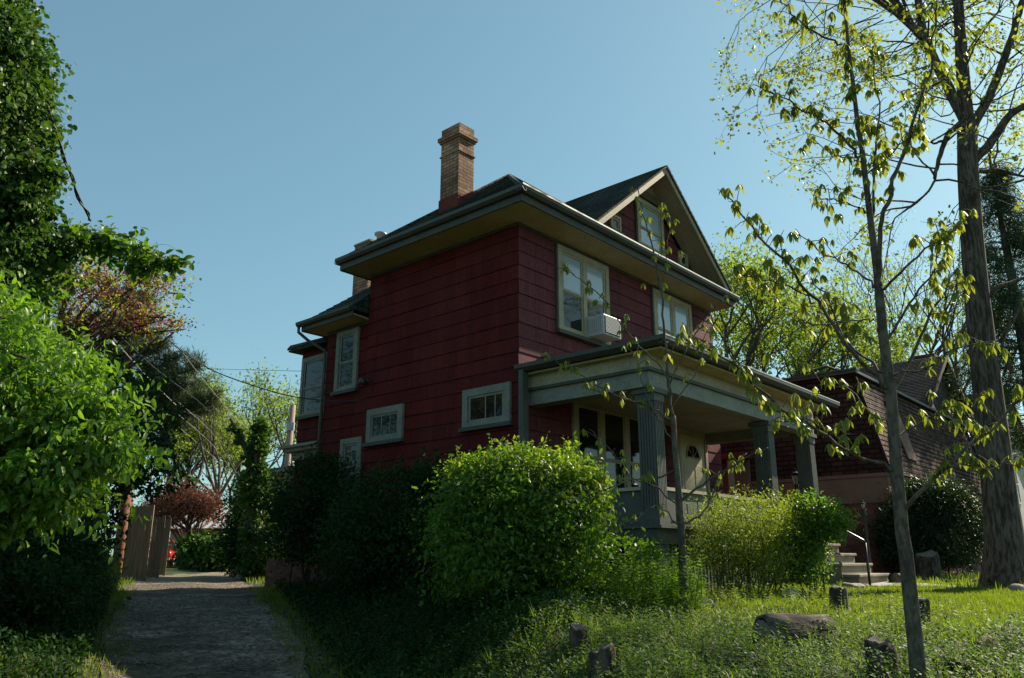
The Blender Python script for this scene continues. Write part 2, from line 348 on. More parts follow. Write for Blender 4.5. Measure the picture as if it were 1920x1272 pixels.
M['lf_pine'] = leafmat('pine_needle', (.03, .055, .025), (.06, .085, .035), (.10, .11, .04), .6, .3, .15)
M['lf_yew'] = leafmat('yew_leaf', (.015, .035, .012), (.03, .055, .015), (.07, .10, .02), .5, .4, .2)
M['lf_bg'] = leafmat('spring_green_leaf', (.12, .17, .035), (.20, .25, .05), (.28, .31, .08), .6, .3, .5)
M['lf_cover'] = leafmat('periwinkle_leaf', (.07, .115, .04), (.12, .175, .06), (.18, .235, .09), .58, .15, .35)
M['lf_weed'] = leafmat('weed_leaf', (.08, .14, .025), (.13, .20, .035), (.20, .26, .06), .55, .25, .45)
M['lf_grass'] = leafmat('grass_blade', (.11, .15, .025), (.16, .20, .035), (.24, .25, .07), .5, .4, .5)
M['lf_petal'] = leafmat('pale_violet_petal', (.30, .28, .45), (.42, .40, .55), None, .6, .3, .4, (1, 1, 1))

# ------------------------------------------------------------------ leaves
rng = np.random.default_rng(7)
def unit(a): return a / np.maximum(np.linalg.norm(a, axis=1, keepdims=True), 1e-9)
def leaf_obj(name, P, L, W, D, Nn, material, parent=None, fold=.15, droop=0.):
    """P base (n,3), L length, W width, D long axis, Nn approx normal; each leaf two folded triangles"""
    n = len(P); D = unit(D); side = unit(np.cross(D, Nn)); up = unit(np.cross(side, D))
    L = np.broadcast_to(np.asarray(L, float).reshape(-1, 1), (n, 1)); W = np.broadcast_to(np.asarray(W, float).reshape(-1, 1), (n, 1))
    tip = P + D * L; tip[:, 2] -= (droop * L[:, 0])
    v = np.empty((n, 4, 3)); mid = P + D * L * .48 - up * L * fold
    v[:, 0] = P; v[:, 1] = mid + side * W * .5 + up * L * fold * 1.2; v[:, 2] = tip; v[:, 3] = mid - side * W * .5 + up * L * fold * 1.2
    me = bpy.data.meshes.new(name); me.vertices.add(4 * n); me.vertices.foreach_set('co', v.astype(np.float32).ravel())
    idx = (np.arange(n)[:, None] * 4 + np.array([0, 1, 2, 0, 2, 3])[None]).ravel()
    me.loops.add(6 * n); me.loops.foreach_set('vertex_index', idx.astype(np.int32))
    me.polygons.add(2 * n); me.polygons.foreach_set('loop_start', (np.arange(2 * n) * 3).astype(np.int32)); me.polygons.foreach_set('loop_total', np.full(2 * n, 3, np.int32))
    me.update(calc_edges=True); me.materials.append(material)
    o = bpy.data.objects.new(name, me); COL.objects.link(o)
    if parent is not None: o.parent = parent
    return o
def fine_leaf_obj(name, P, L, W, D, Nn, material, parent=None, fold=.12, curl=.25):
    """rounder leaf: a folded blade of eight triangles that curls over towards its tip"""
    n = len(P); D = unit(D); side = unit(np.cross(D, Nn)); up = unit(np.cross(side, D))
    L = np.broadcast_to(np.asarray(L, float).reshape(-1, 1), (n, 1)); W = np.broadcast_to(np.asarray(W, float).reshape(-1, 1), (n, 1))
    cu = curl * (.4 + 1.2 * rng.random((n, 1)))
    def pt(t, s, f): return P + D * L * t + side * W * .5 * s + up * (L * f - L * cu * t * t)
    v = np.stack([pt(0, 0, 0), pt(.3, .85, fold), pt(.3, 0, 0), pt(.3, -.85, fold), pt(.66, .8, fold), pt(.66, 0, 0), pt(.66, -.8, fold), pt(1., 0, 0)], 1)
    tri = np.array([0, 1, 2, 0, 2, 3, 2, 1, 4, 2, 4, 5, 2, 5, 6, 2, 6, 3, 5, 4, 7, 5, 7, 6])
    me = bpy.data.meshes.new(name); me.vertices.add(8 * n); me.vertices.foreach_set('co', v.astype(np.float32).ravel())
    me.loops.add(24 * n); me.loops.foreach_set('vertex_index', (np.arange(n)[:, None] * 8 + tri[None]).ravel().astype(np.int32))
    me.polygons.add(8 * n); me.polygons.foreach_set('loop_start', (np.arange(8 * n) * 3).astype(np.int32)); me.polygons.foreach_set('loop_total', np.full(8 * n, 3, np.int32))
    me.polygons.foreach_set('use_smooth', np.ones(8 * n, bool))
    me.update(calc_edges=True); me.materials.append(material)
    o = bpy.data.objects.new(name, me); COL.objects.link(o)
    if parent is not None: o.parent = parent
    return o
def rnd(n): return unit(rng.normal(size=(n, 3)))
def clump_points(blobs, n, per=40, spread=.13, shell=.75):
    """blobs: list of (centre, radii). Leaves gather in clumps near the outside of the blobs, with gaps between."""
    vol = np.array([b[1][0] * b[1][1] * b[1][2] for b in blobs]) ** .67; vol /= vol.sum()
    out = []; outn = []
    for (c, r), w in zip(blobs, vol):
        k = max(2, int(n * w / per)); d = rnd(k); rr = shell + (1.02 - shell) * rng.random(k) ** .6
        inner = rng.random(k) < .22; rr[inner] = rng.random(inner.sum()) * shell
        cc = np.array(c) + d * np.array(r) * rr[:, None]
        m = rng.integers(int(per * .5), int(per * 1.5), k); idx = np.repeat(np.arange(k), m)
        sz = spread * (0.6 + .9 * rng.random(k)) * (np.mean(r) ** .5)
        p = cc[idx] + rng.normal(size=(len(idx), 3)) * sz[idx][:, None] * np.array([1, 1, .6])
        out.append(p); outn.append(d[idx])
    return np.concatenate(out), np.concatenate(outn)
def foliage(name, blobs, n, L, material, parent, per=40, spread=.13, shell=.75, asp=.5, droop=.25, zmin=None, out_w=.5, fold=.15, fine=False, sprays=0, spray_dir=(0, 0, 1), spray_len=.3):
    P, Dn = clump_points(blobs, n, per, spread, shell)
    if zmin is not None:
        k = P[:, 2] > zmin; P = P[k]; Dn = Dn[k]
    if sprays:      # young shoots that stick out of the outline
        vol = np.array([b[1][0] * b[1][2] for b in blobs]); vol /= vol.sum()
        bi = rng.choice(len(blobs), sprays, p=vol); d = unit(rnd(sprays) + np.array(spray_dir) * .9)
        C0 = np.array([blobs[i][0] for i in bi]) + d * np.array([blobs[i][1] for i in bi]) * .95
        gd = unit(d * .6 + np.array(spray_dir) + rnd(sprays) * .35); ln = spray_len * (.4 + rng.random(sprays)); k = 13
        t = np.tile(np.linspace(0, 1, k), sprays); ii = np.repeat(np.arange(sprays), k)
        sp = C0[ii] + gd[ii] * (ln[ii] * t)[:, None]; sp[:, 2] -= .25 * ln[ii] * t * t; sp += rng.normal(size=sp.shape) * .012
        P = np.concatenate([P, sp]); Dn = np.concatenate([Dn, rnd(len(sp))])
    m = len(P); D = rnd(m) + Dn * out_w; D[:, 2] -= droop
    Nn = rnd(m) * .9 + Dn * .4; Nn[:, 2] += .7
    Ls = L * (.45 + 1.1 * rng.random(m) ** 1.3)
    if fine: return fine_leaf_obj(name, P, Ls, Ls * asp, D, Nn, material, parent, fold * .5)
    return leaf_obj(name, P, Ls, Ls * asp, D, Nn, material, parent, fold)

def grow(mb, p, d, length, r, depth, tips, rnd_, split=2, gn=.35, shrink=.68, k=5, up=.15):
    pts = [p]; rad = [r]; n = 4 if depth > 1 else 3; dd = d.copy()
    for i in range(n):
        dd = (dd + V(rnd_.gauss(0, 1), rnd_.gauss(0, 1), rnd_.gauss(0, 1)) * gn * .33 + V(0, 0, up * .3)).normalized()
        pts.append(pts[-1] + dd * length / n); rad.append(r * (1 - .38 * (i + 1) / n))
    mb.tube(pts, rad, k, False)
    if depth == 0:
        tips += [(q, dd) for q in pts[1:]]; return
    tips.append((pts[-1], dd)) if depth <= 1 else None
    for j in range(split + (1 if rnd_.random() < .35 else 0)):
        q = pts[-1] if j < 2 else pts[rnd_.randint(1, n - 1)]
        ax = V(rnd_.gauss(0, 1), rnd_.gauss(0, 1), rnd_.gauss(0, 1)); ax = (ax - dd * ax.dot(dd)).normalized()
        nd = (dd * math.cos(gn * 1.3) + ax * math.sin(gn * 1.3)).normalized()
        grow(mb, q, nd, length * shrink * rnd_.uniform(.8, 1.2), r * .62 * rnd_.uniform(.8, 1.05), depth - 1, tips, rnd_, split, gn, shrink, max(3, k - 1), up)
def tip_leaves(name, tips, per, L, spread, material, parent, asp=.5, droop=.5, keep=1., fold=.15):
    T = np.array([t[0][:] for t in tips])
    T = T[rng.random(len(T)) < keep]; idx = np.repeat(np.arange(len(T)), per)
    P = T[idx] + rng.normal(size=(len(idx), 3)) * spread; D = rnd(len(P)); D[:, 2] -= droop
    Nn = rnd(len(P)); Nn[:, 2] += .5; Ls = L * (.6 + .8 * rng.random(len(P)))
    return leaf_obj(name, P, Ls, Ls * asp, D, Nn, material, parent, fold)
# ------------------------------------------------------------------ ground
def sheet(name, xs, ys, zf, material, kind='structure'):
    nx, ny = len(xs), len(ys); vs = [(x, y, zf(x, y)) for y in ys for x in xs]
    fs = [(j * nx + i, j * nx + i + 1, (j + 1) * nx + i + 1, (j + 1) * nx + i) for j in range(ny - 1) for i in range(nx - 1)]
    me = bpy.data.meshes.new(name); me.from_pydata(vs, [], fs); me.polygons.foreach_set('use_smooth', [True] * len(fs)); me.materials.append(material)
    o = bpy.data.objects.new(name, me); COL.objects.link(o); o['kind'] = kind; return o
def axis(a, b, st, far): return sorted(set([round(v, 3) for v in np.arange(a, b + 1e-6, st)] + far))
GX = axis(-16, 16, .25, [-400, -200, -100, -60, -45, -36, -30, -26, -23, -20, -18, 18, 20, 24, 30, 40, 60, 100, 200, 400])
GY = axis(-4, 30, .25, [-60, -30, -15, -8, 33, 37, 42, 50, 60, 75, 90, 120, 160, 220, 320, 500])
sheet('ground', GX, GY, gz, M['soil'])
def strip(name, ys, lf, rf, n, zoff, material):
    vs = []; fs = []
    for y in ys:
        for i in range(n + 1):
            x = lf(y) + (rf(y) - lf(y)) * i / n
            vs.append((x, y, gz(x, y) + zoff))
    for j in range(len(ys) - 1):
        for i in range(n): a = j * (n + 1) + i; fs.append((a, a + 1, a + n + 2, a + n + 1))
    me = bpy.data.meshes.new(name); me.from_pydata(vs, [], fs); me.polygons.foreach_set('use_smooth', [True] * len(fs)); me.materials.append(material)
    o = bpy.data.objects.new(name, me); COL.objects.link(o); o['kind'] = 'structure'; return o
ays = list(np.arange(-4, 26, .25)) + [27, 29, 32, 36, 40, 44]
wob = lambda y, s: .08 * math.sin(y * .9 + s) + .03 * math.sin(y * 3.1 + 2 * s)
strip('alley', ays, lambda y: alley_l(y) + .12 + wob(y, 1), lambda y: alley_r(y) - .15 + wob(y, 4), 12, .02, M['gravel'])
# stone walk to the front steps
def walk_c(t): return [hw(5.6 + 2.2 * t * t * 4, -4.05 - 1.1 * math.sin(t * 1.2)), hw(5.6 + 2.6 + 8 * t, -4.9)][0]
wv = []; wf = []
wp = [at(1600, 1103, 14.9), at(1660, 1104, 14.6), at(1740, 1106, 14.4), at(1830, 1108, 14.2), at(1930, 1110, 14), at(2100, 1112, 13.8)]
for i, p in enumerate(wp):
    for k in range(3): X, Y = p.x + .25 * (k - 1), p.y - .55 + .55 * k; wv.append((X, Y, gz(X, Y) + .03))
for i in range(len(wp) - 1):
    for k in range(2): a = i * 3 + k; wf.append((a, a + 3, a + 4, a + 1))
me = bpy.data.meshes.new('path'); me.from_pydata(wv, [], wf); me.materials.append(M['walk']); o = bpy.data.objects.new('path', me); COL.objects.link(o); o['kind'] = 'structure'

# ------------------------------------------------------------------ the red house (local axes: x along the front, y to the back)
ZV = V(0, 0, 1)
LFT = (V(0, 0, 0), V(0, 1, 0), V(-1, 0, 0))       # origin, along, outward
FRT = (V(0, 0, 0), V(1, 0, 0), V(0, -1, 0))
house = thing('red_house', 'dark red shingled house with front gable, tan chimney and columned porch', 'house', (HX, HY, 0), HA)
def fb(mb, fr, a0, a1, z0, z1, d0, d1): o, h, n = fr; return mb.obox(o, h, ZV, n, a0, a1, z0, z1, d0, d1)
CO = .265
def laps(mb, fr, z0, z1, fa0, fa1, lip=.014, course=CO):
    o, h, n = fr; z = z1
    k = math.floor(z0 / course)
    while k * course < z1:
        b = max(z0, k * course); t = min(z1, (k + 1) * course)
        if t - b > .03:
            a0b, a1b, a0t, a1t = fa0(b), fa1(b), fa0(t), fa1(t)
            if a1b > a0b and a1t >= a0t:
                nseg = max(1, int((a1b - a0b) / .9)); 
                for i in range(nseg):
                    jb = lip * (1 + .18 * math.sin(i * 7.3 + k * 3.1)); e = .002 * math.sin(i * 5 + k * 2)
                    s0, s1 = i / nseg, (i + 1) / nseg
                    A = o + h * (a0b + (a1b - a0b) * s0) + ZV * (b + e); B = o + h * (a0b + (a1b - a0b) * s1) + ZV * (b + e)
                    C = o + h * (a0t + (a1t - a0t) * s1) + ZV * t; D = o + h * (a0t + (a1t - a0t) * s0) + ZV * t
                    vs = [A, B, B + n * jb, A + n * jb, D + n * .003, C + n * .003]
                    fs = [(0, 1, 2, 3), (3, 2, 5, 4), (0, 3, 4), (1, 5, 2)]
                    if h.cross(ZV).dot(n) < 0: fs = [q[::-1] for q in fs]
                    mb.add(vs, fs)
        k += 1
WX, WY, ZS = 7.15, 4.17, 7.43
# walls
w = MB(); w.box(0, WX, 0, WY, .6, ZS)
laps(w, LFT, 1.6, ZS - .05, lambda z: 0, lambda z: WY)
w.build('wall', M['siding'], house)
w = MB(); laps(w, FRT, 2.08, ZS - .05, lambda z: 0, lambda z: WX)
w.build('front_wall_shingles', M['siding_front'], house)
WB = 5.65
w = MB(); w.box(.05, 6.6, WY + .002, WB, .6, 6.5)
laps(w, (V(.05, 0, 0), V(0, 1, 0), V(-1, 0, 0)), 1.6, 6.42, lambda z: WY, lambda z: WB)
w.build('rear_wing_wall', M['siding'], house)
RX, RY = .5, 7.3
w = MB(); w.box(RX, 6.2, WB + .002, RY, .6, 6.38)
laps(w, (V(RX, 0, 0), V(0, 1, 0), V(-1, 0, 0)), 1.6, 6.3, lambda z: WB, lambda z: RY)
w.build('rear_porch_wall', M['siding'], house)
# foundation
f_ = MB(); f_.box(-.03, WX + .03, -.03, RY, .2, 1.62); f_.build('foundation', M['dbrick'], house)
# corner seam trims, top band
t_ = MB()
fb(t_, LFT, 0, WY, ZS - .06, ZS + .0, .0, .03); fb(t_, FRT, 0, WX, ZS - .06, ZS, .0, .03)
fb(t_, (V(.05, 0, 0), V(0, 1, 0), V(-1, 0, 0)), WY, WB, 6.39, 6.46, 0, .035)
t_.build('frieze_moulding', M['grey_trim'], house)
# soffit : a shallow coved cream soffit sloping up and outwards
OV = .62; RO = .22
def coved(mb, x0, y0, x1, y1, zin, zout, ov, rear):
    # left run and front run (left face x=x0, front face y=y0)
    A = [V(x0, y1, zin), V(x0, y0, zin), V(x0 - ov, y0 - ov, zout), V(x0 - ov, y1 + rear, zout)]
    mb.prism(A, (0, 0, .03))
    if x1 is not None: mb.prism([V(x0, y0, zin), V(x1, y0, zin), V(x1, y0 - ov, zout), V(x0 - ov, y0 - ov, zout)], (0, 0, .03))
    mb.prism([V(x0 - ov, y1 + rear, zout), V(x0, y1, zin), V(x0 + 1.2, y1, zin), V(x0 + 1.2, y1 + rear, zout)], (0, 0, .03))
s_ = MB(); coved(s_, 0, 0, WX, WY, ZS, ZS + .02, OV, RO); s_.build('soffit', M['soffit'], house)
f_ = MB()
f_.box(-OV - .03, -OV, -OV - .03, WY + RO, ZS + .0, ZS + .16); f_.box(-OV, WX + .02, -OV - .03, -OV, ZS + .0, ZS + .16)
f_.box(-OV, 1.2, WY + RO, WY + RO + .03, ZS, ZS + .16)
f_.box(WX - .01, WX + .02, -OV, 0, ZS + .03, ZS + .2)
f_.build('fascia', M['grey_trim'], house)
# gutters: half-box profile swept along the eave
def gutter(mb, p0, p1, out, sz=.11):
    p0, p1 = V(*p0), V(*p1); d = p1 - p0; o = V(*out)
    prof = [(0, 0), (.55, 0), (.95, .45), (1, 1), (.93, 1), (.87, .5), (.5, .12), (.06, .12), (.06, 1), (0, 1)]
    mb.prism([p0 + o * (a * sz) + ZV * (b * sz) for a, b in prof], d)
g = MB(); gz0 = ZS + .13
gutter(g, (-OV - .03, -OV - .14, gz0), (-OV - .03, WY + RO + .05, gz0), (-1, 0, 0)); gutter(g, (-OV - .14, -OV - .03, gz0 + .001), (WX + .06, -OV - .03, gz0 + .001), (0, -1, 0))
gutter(g, (-OV - .1, WY + RO + .03, gz0 + .002), (1.2, WY + RO + .03, gz0 + .002), (0, 1, 0), .09)
g.build('gutter', M['gutter'], house)
# main hip roof
EZ = ZS + .2; PIT = .81; RXm = OV + .05
x0, x1, y0, y1 = -RXm, WX + .1, -RXm, WY + RO + .05
half = (WY / 2 + RXm) * 1.0; yr = y0 + half; ZR = EZ + half * PIT
ax = x0 + half; bx = x1 - half
r = MB(); A, B, C_, D = V(x0, y0, EZ), V(x1, y0, EZ), V(x1, y1, EZ), V(x0, y1, EZ); P1, P2 = V(ax, yr, ZR), V(bx, yr, ZR)
th = V(0, 0, -.04)
def slopeface(mb, pts, courses=True):
    """a roof plane laid in overlapping courses of shingles"""
    pts = [Vector(p) for p in pts]; n = V(0, 0, 0)
    for i in range(len(pts)): n += pts[i].cross(pts[(i + 1) % len(pts)])
    n.normalize()
    if n.z < 0: n = -n
    lo = min(p.z for p in pts); hi = max(p.z for p in pts); st = .14 * math.sqrt(max(1e-6, 1 - n.z * n.z))
    def cut(z):
        xs = []
        for i in range(len(pts)):
            a, b = pts[i], pts[(i + 1) % len(pts)]
            if (a.z - z) * (b.z - z) <= 0 and abs(a.z - b.z) > 1e-6: xs.append(a + (b - a) * ((z - a.z) / (b.z - a.z)))
        return xs
    hd = V(0, 0, 1).cross(n).normalized()
    z = lo
    while z < hi - .005:
        zt = min(hi, z + st)
        q0 = cut(z + 1e-4); q1 = cut(zt - 1e-4)
        if len(q0) >= 2 and len(q1) >= 2:
            q0.sort(key=lambda p: p.dot(hd)); q1.sort(key=lambda p: p.dot(hd))
            a, b, c, d = q0[0], q0[-1], q1[-1], q1[0]
            vs = [a, b, b + n * .016, a + n * .016, d + n * .002, c + n * .002]; fs = [(0, 1, 2, 3), (3, 2, 5, 4)]
            if (b - a).cross(c - b).dot(n) < 0: fs = [f[::-1] for f in fs]
            mb.add(vs, fs)
        z = zt
for q in ([A, B, P2, P1], [D, A, P1], [C_, D, P1, P2], [B, C_, P2]): slopeface(r, q)
r.add([A, B, C_, D], [(0, 3, 2, 1)])
r.build('roof', M['roof'], house)
hp = MB()
for a, b in ((A, P1), (D, P1), (P1, P2), (B, P2)): hp.tube([a + V(0, 0, .02), b + V(0, 0, .02)], .05, 6)
hp.build('ridge_cap', M['roof'], house)
# drip edge that catches the sun
d_ = MB(); d_.box(-OV - .13, WX + .05, -OV - .15, -OV - .138, gz0 + .095, gz0 + .125); d_.build('drip_edge', M['drip'], house)

# front gable
GC, GP, GH = 4.42, 10.13, 2.82; GE = GP - GH * PIT; GR = -.52     # centre, peak z, half width of roof, eave z, rake plane
gw = MB()
gwz = lambda z: (GP - .22 - z) / PIT - .25
gw.prism([V(GC - gwz(7.5), -.012, 7.5), V(GC + gwz(7.5), -.012, 7.5), V(GC, -.012, GP - .42)], (0, .2, 0))
laps(gw, (V(0, -.012, 0), V(1, 0, 0), V(0, -1, 0)), 7.75, 9.62, lambda z: GC - max(0, gwz(z)), lambda z: GC + max(0, gwz(z)))
gw.build('gable_wall', M['siding_front'], house)
gt = MB()   # clipped top of the gable, boarded over, plus sloping soffits under the rakes
gt.prism([V(GC - .52, -.03, 9.42), V(GC - .38, -.03, 9.62), V(GC + .38, -.03, 9.62), V(GC + .52, -.03, 9.42), V(GC, -.03, 10.0)], (0, -.05, 0))
for sx in (-1, 1):
    gt.prism([V(GC, GR, GP - .16), V(GC + sx * (GH - .02), GR, GP - .16 - (GH - .02) * PIT), V(GC + sx * (GH - .25), -.0, GP - .2 - (GH - .2) * PIT), V(GC, -.0, GP - .2)], (0, 0, .03))
gt.build('gable_soffit', M['gable_trim'], house)
gr = MB()
for sx in (-1, 1):
    u_ = V(sx, 0, -PIT).normalized(); nn = V(sx * PIT, 0, 1).normalized(); pk = V(GC, 0, GP)
    L_ = GH * math.sqrt(1 + PIT * PIT)
    gr.prism([V(GC, GR - .03, GP - .02), V(GC + sx * GH, GR - .03, GE - .02), V(GC + sx * GH, GR - .03, GE - .2), V(GC, GR - .03, GP - .2)], (0, .03, 0))
gr.build('rake_board', M['trim'], house)
ro = MB(); YB = 2.35
for sx in (-1, 1):
    e0 = V(GC + sx * (GH + .05), GR - .07, GE - .04); e1 = V(GC + sx * (GH + .05), YB, GE - .04); k0 = V(GC, GR - .07, GP); k1 = V(GC, YB, GP)
    slopeface(ro, [e0, e1, k1, k0] if sx > 0 else [e0, k0, k1, e1])
    ro.prism([e0, k0, k0 - ZV * .05, e0 - ZV * .05], (0, .04, 0))
    ro.prism([k0 - ZV * .03, e0 - ZV * .03, e1 - ZV * .03, k1 - ZV * .03], (0, 0, -.01))
ro.add([V(GC - GH, YB, GE), V(GC + GH, YB, GE), V(GC, YB, GP)], [(0, 1, 2)])
ro.build('gable_roof', M['roof'], house)

# ------------- windows
def window(fr, a0, a1, z0, z1, sashes, cas=.11, frame=M['trim'], sillmat=M['grey_trim'], name='window', muntin=None, upper='blind', lower='glass', split=.5, outer=None, d=0., label=None, hood=False):
    w = MB()
    for q in ((a0, a1, z1 - cas, z1), (a0, a1, z0, z0 + cas * .6), (a0, a0 + cas, z0 + cas * .6, z1 - cas), (a1 - cas, a1, z0 + cas * .6, z1 - cas)): fb(w, fr, *q, d + .0, d + .065)
    n = len(sashes); iz0, iz1 = z0 + cas * .6, z1 - cas
    for i, (s0, s1) in enumerate(sashes):
        if i: fb(w, fr, sashes[i - 1][1], s0, iz0, iz1, d, d + .06)
    ob = w.build(name, frame, house, label)
    if outer:
        e = MB(); fb(e, fr, a0 - .035, a0, z0, z1 + .035, d, d + .045); fb(e, fr, a1, a1 + .035, z0, z1 + .035, d, d + .045); fb(e, fr, a0, a1, z1, z1 + .035, d, d + .045); e.build('edge_band', outer, ob)
    e = MB(); fb(e, fr, a0 - .05, a1 + .05, z0 - .07, z0, d, d + .11); e.build('sill', sillmat, ob)
    for (s0, s1) in sashes:
        zm = iz0 + (iz1 - iz0) * split; b = .045
        sa = MB()
        if split > 0:
            for (q0, q1, dd) in ((iz0, zm, .032), (zm - .02, iz1, .048)):
                fb(sa, fr, s0, s0 + b, q0, q1, d + .001, d + dd); fb(sa, fr, s1 - b, s1, q0, q1, d + .001, d + dd)
                fb(sa, fr, s0 + b, s1 - b, q0, q0 + b, d + .001, d + dd); fb(sa, fr, s0 + b, s1 - b, q1 - b, q1, d + .001, d + dd)
        else:
            fb(sa, fr, s0, s0 + b, iz0, iz1, d + .001, d + .045); fb(sa, fr, s1 - b, s1, iz0, iz1, d + .001, d + .045); fb(sa, fr, s0 + b, s1 - b, iz0, iz0 + b, d + .001, d + .045); fb(sa, fr, s0 + b, s1 - b, iz1 - b, iz1, d + .001, d + .045)
        if muntin:
            for m_ in muntin: c = s0 + (s1 - s0) * m_; fb(sa, fr, c - .01, c + .01, iz0 + b, iz1 - b, d + .001, d + .04)
        sa.build('sash', frame, ob)
        if split > 0:
            p = MB(); fb(p, fr, s0 + b - .005, s1 - b + .005, zm - .02 + b - .005, iz1 - b + .005, d + .0, d + .030); p.build('pane', M[upper], ob)
            p = MB(); fb(p, fr, s0 + b - .005, s1 - b + .005, iz0 + b - .005, zm - b + .005, d, d + .022); p.build('pane', M[lower], ob)
        else:
            p = MB(); fb(p, fr, s0 + b - .005, s1 - b + .005, iz0 + b - .005, iz1 - b + .005, d, d + .028); p.build('pane', M[upper], ob)
    return ob
window(FRT, 1.07, 2.72, 5.66, 7.34, [(1.2, 1.85), (1.95, 2.6)], label='double window with half raised blinds over the porch roof', outer=M['grey_trim'])
window(FRT, 4.42, 6.08, 5.66, 7.34, [(4.55, 5.2), (5.3, 5.95)], lower='blind', outer=M['grey_trim'])
G = (V(0, -.012, 0), V(1, 0, 0), V(0, -1, 0))
window(G, 3.9, 5.0, 8.22, 9.36, [(4.02, 4.88)], split=.42, lower='blind', outer=M['grey_trim'], cas=.1)
window(G, 2.86, 3.24, 8.24, 8.6, [(2.92, 3.18)], split=0, upper='glass', cas=.06)
window(G, 5.68, 6.06, 8.24, 8.6, [(5.74, 6.0)], split=0, upper='glass', cas=.06)
window(LFT, .15, 1.28, 3.84, 4.52, [(.29, 1.14)], split=0, upper='glass', frame=M['frame_grey'], muntin=(.25, .52), cas=.13, label='small wide window with blue grey frame near the front corner')
window(LFT, 2.91, 4.0, 3.83, 4.5, [(3.04, 3.87)], split=0, upper='glass', frame=M['frame_grey'], muntin=(.3, .62), cas=.13)
WG = (V(.05, 0, 0), V(0, 1, 0), V(-1, 0, 0))
window(WG, 4.5, 5.25, 5.04, 6.37, [(4.62, 5.13)], frame=M['frame_grey'], upper='glass', cas=.11, split=.48)
window(WG, 4.2, 4.9, 2.6, 4.0, [(4.32, 4.78)], frame=M['frame_grey'], upper='glass', cas=.11, split=.5)
window((V(RX, 0, 0), V(0, 1, 0), V(-1, 0, 0)), 6.2, 7.22, 4.8, 6.2, [(6.3, 7.12)], frame=M['frame_grey'], upper='glass', cas=.09, split=.48)
window(FRT, 1.45, 4.05, 2.68, 4.46, [(1.58, 2.26), (2.4, 3.1), (3.24, 3.92)], upper='glass', cas=.12, split=.42, label='triple window on the porch')
# front door
dr = MB(); fb(dr, FRT, 5.1, 5.2, 2.1, 4.4, 0, .07); fb(dr, FRT, 6.3, 6.4, 2.1, 4.4, 0, .07); fb(dr, FRT, 5.2, 6.3, 4.22, 4.4, 0, .07)
dfr = dr.build('door_frame', M['trim'], house)
dd = MB(); fb(dd, FRT, 5.2, 6.3, 2.12, 4.22, .0, .04)
for a in (5.34, 5.82): fb(dd, FRT, a, a + .32, 2.3, 2.95, .04, .05); fb(dd, FRT, a, a + .32, 3.05, 3.6, .04, .05)
door = dd.build('door', M['door'], house); bevel(door, .006)
fl = MB(); cc = V(5.75, -.045, 3.75); fan = [cc + V(.27 * math.cos(t), 0, .27 * math.sin(t)) for t in np.linspace(0, math.pi, 13)]
fl.prism(fan, (0, -.012, 0)); fl.build('fan_light', M['glass'], door)
fm = MB(); fm.tube([cc + V(.28 * math.cos(t), -.012, .28 * math.sin(t)) for t in np.linspace(0, math.pi, 13)], .014, 5)
for t in (.25, .5, .75): fm.tube([cc + V(0, -.014, 0), cc + V(.27 * math.cos(t * math.pi), -.014, .27 * math.sin(t * math.pi))], .007, 4)
fm.tube([cc + V(-.29, -.012, 0), cc + V(.29, -.012, 0)], .014, 5); fm.build('fan_light_frame', M['door'], door)
kb = MB(); kb.lathe(V(5.29, -.09, 3.02), [(.01, -.03), (.03, -.02), (.03, .02), (.01, .03)], 10); kb.build('handle', M['metal'], door)

# rear wing eave and roof
WZ = 6.46
s_ = MB(); s_.prism([V(.05, WB, WZ), V(.05, WY, WZ), V(-.4, WY, WZ + .02), V(-.4, WB + .35, WZ + .02)], (0, 0, .03)); s_.prism([V(.05, WB, WZ), V(-.4, WB + .35, WZ + .02), V(3, WB + .35, WZ + .02), V(3, WB, WZ)], (0, 0, .03)); s_.build('wing_soffit', M['soffit'], house)
s_ = MB(); s_.box(-.43, -.4, WY, WB + .35, WZ, WZ + .12); s_.box(-.4, 6.8, WB + .35, WB + .38, WZ, WZ + .12); s_.build('wing_fascia', M['grey_trim'], house)
g = MB(); gutter(g, (-.43, WY, WZ + .1), (-.43, WB + .45, WZ + .1), (-1, 0, 0), .1); g.build('wing_gutter', M['gutter'], house)
r = MB(); ez = WZ + .15; x0, x1, y0, y1 = -.48, 6.9, WY + .02, WB + .43; rs = .85
hd_ = 1.7; hx = x0 + hd_; ZT = ez + hd_ * rs
slopeface(r, [V(x0, y0, ez), V(x0, y1, ez), V(hx, y1 - hd_, ZT), V(hx, y0, ZT)]); slopeface(r, [V(x0, y1, ez), V(x1, y1, ez), V(x1 - hd_, y1 - hd_, ZT), V(hx, y1 - hd_, ZT)])
r.box(x0 + .1, x1, WY + .01, y1, ez - .03, ez - .01); r.prism([V(x0, y0 + .01, ez), V(hx, y0 + .01, ez), V(hx, y0 + .01, ZT - .01)], (0, .03, 0))
r.build('wing_roof', M['roof'], house)
dp = MB(); dp.tube([V(-.48, WB + .38, WZ + .1), V(-.48, WB + .38, WZ - .02), V(-.3, WB + .25, WZ - .2), V(-.03, WB - .02, WZ - .42), V(-.03, WB - .03, WZ - .6), V(-.03, WB - .03, 1.5)], .035, 8); dp.build('downspout', M['gutter'], house)
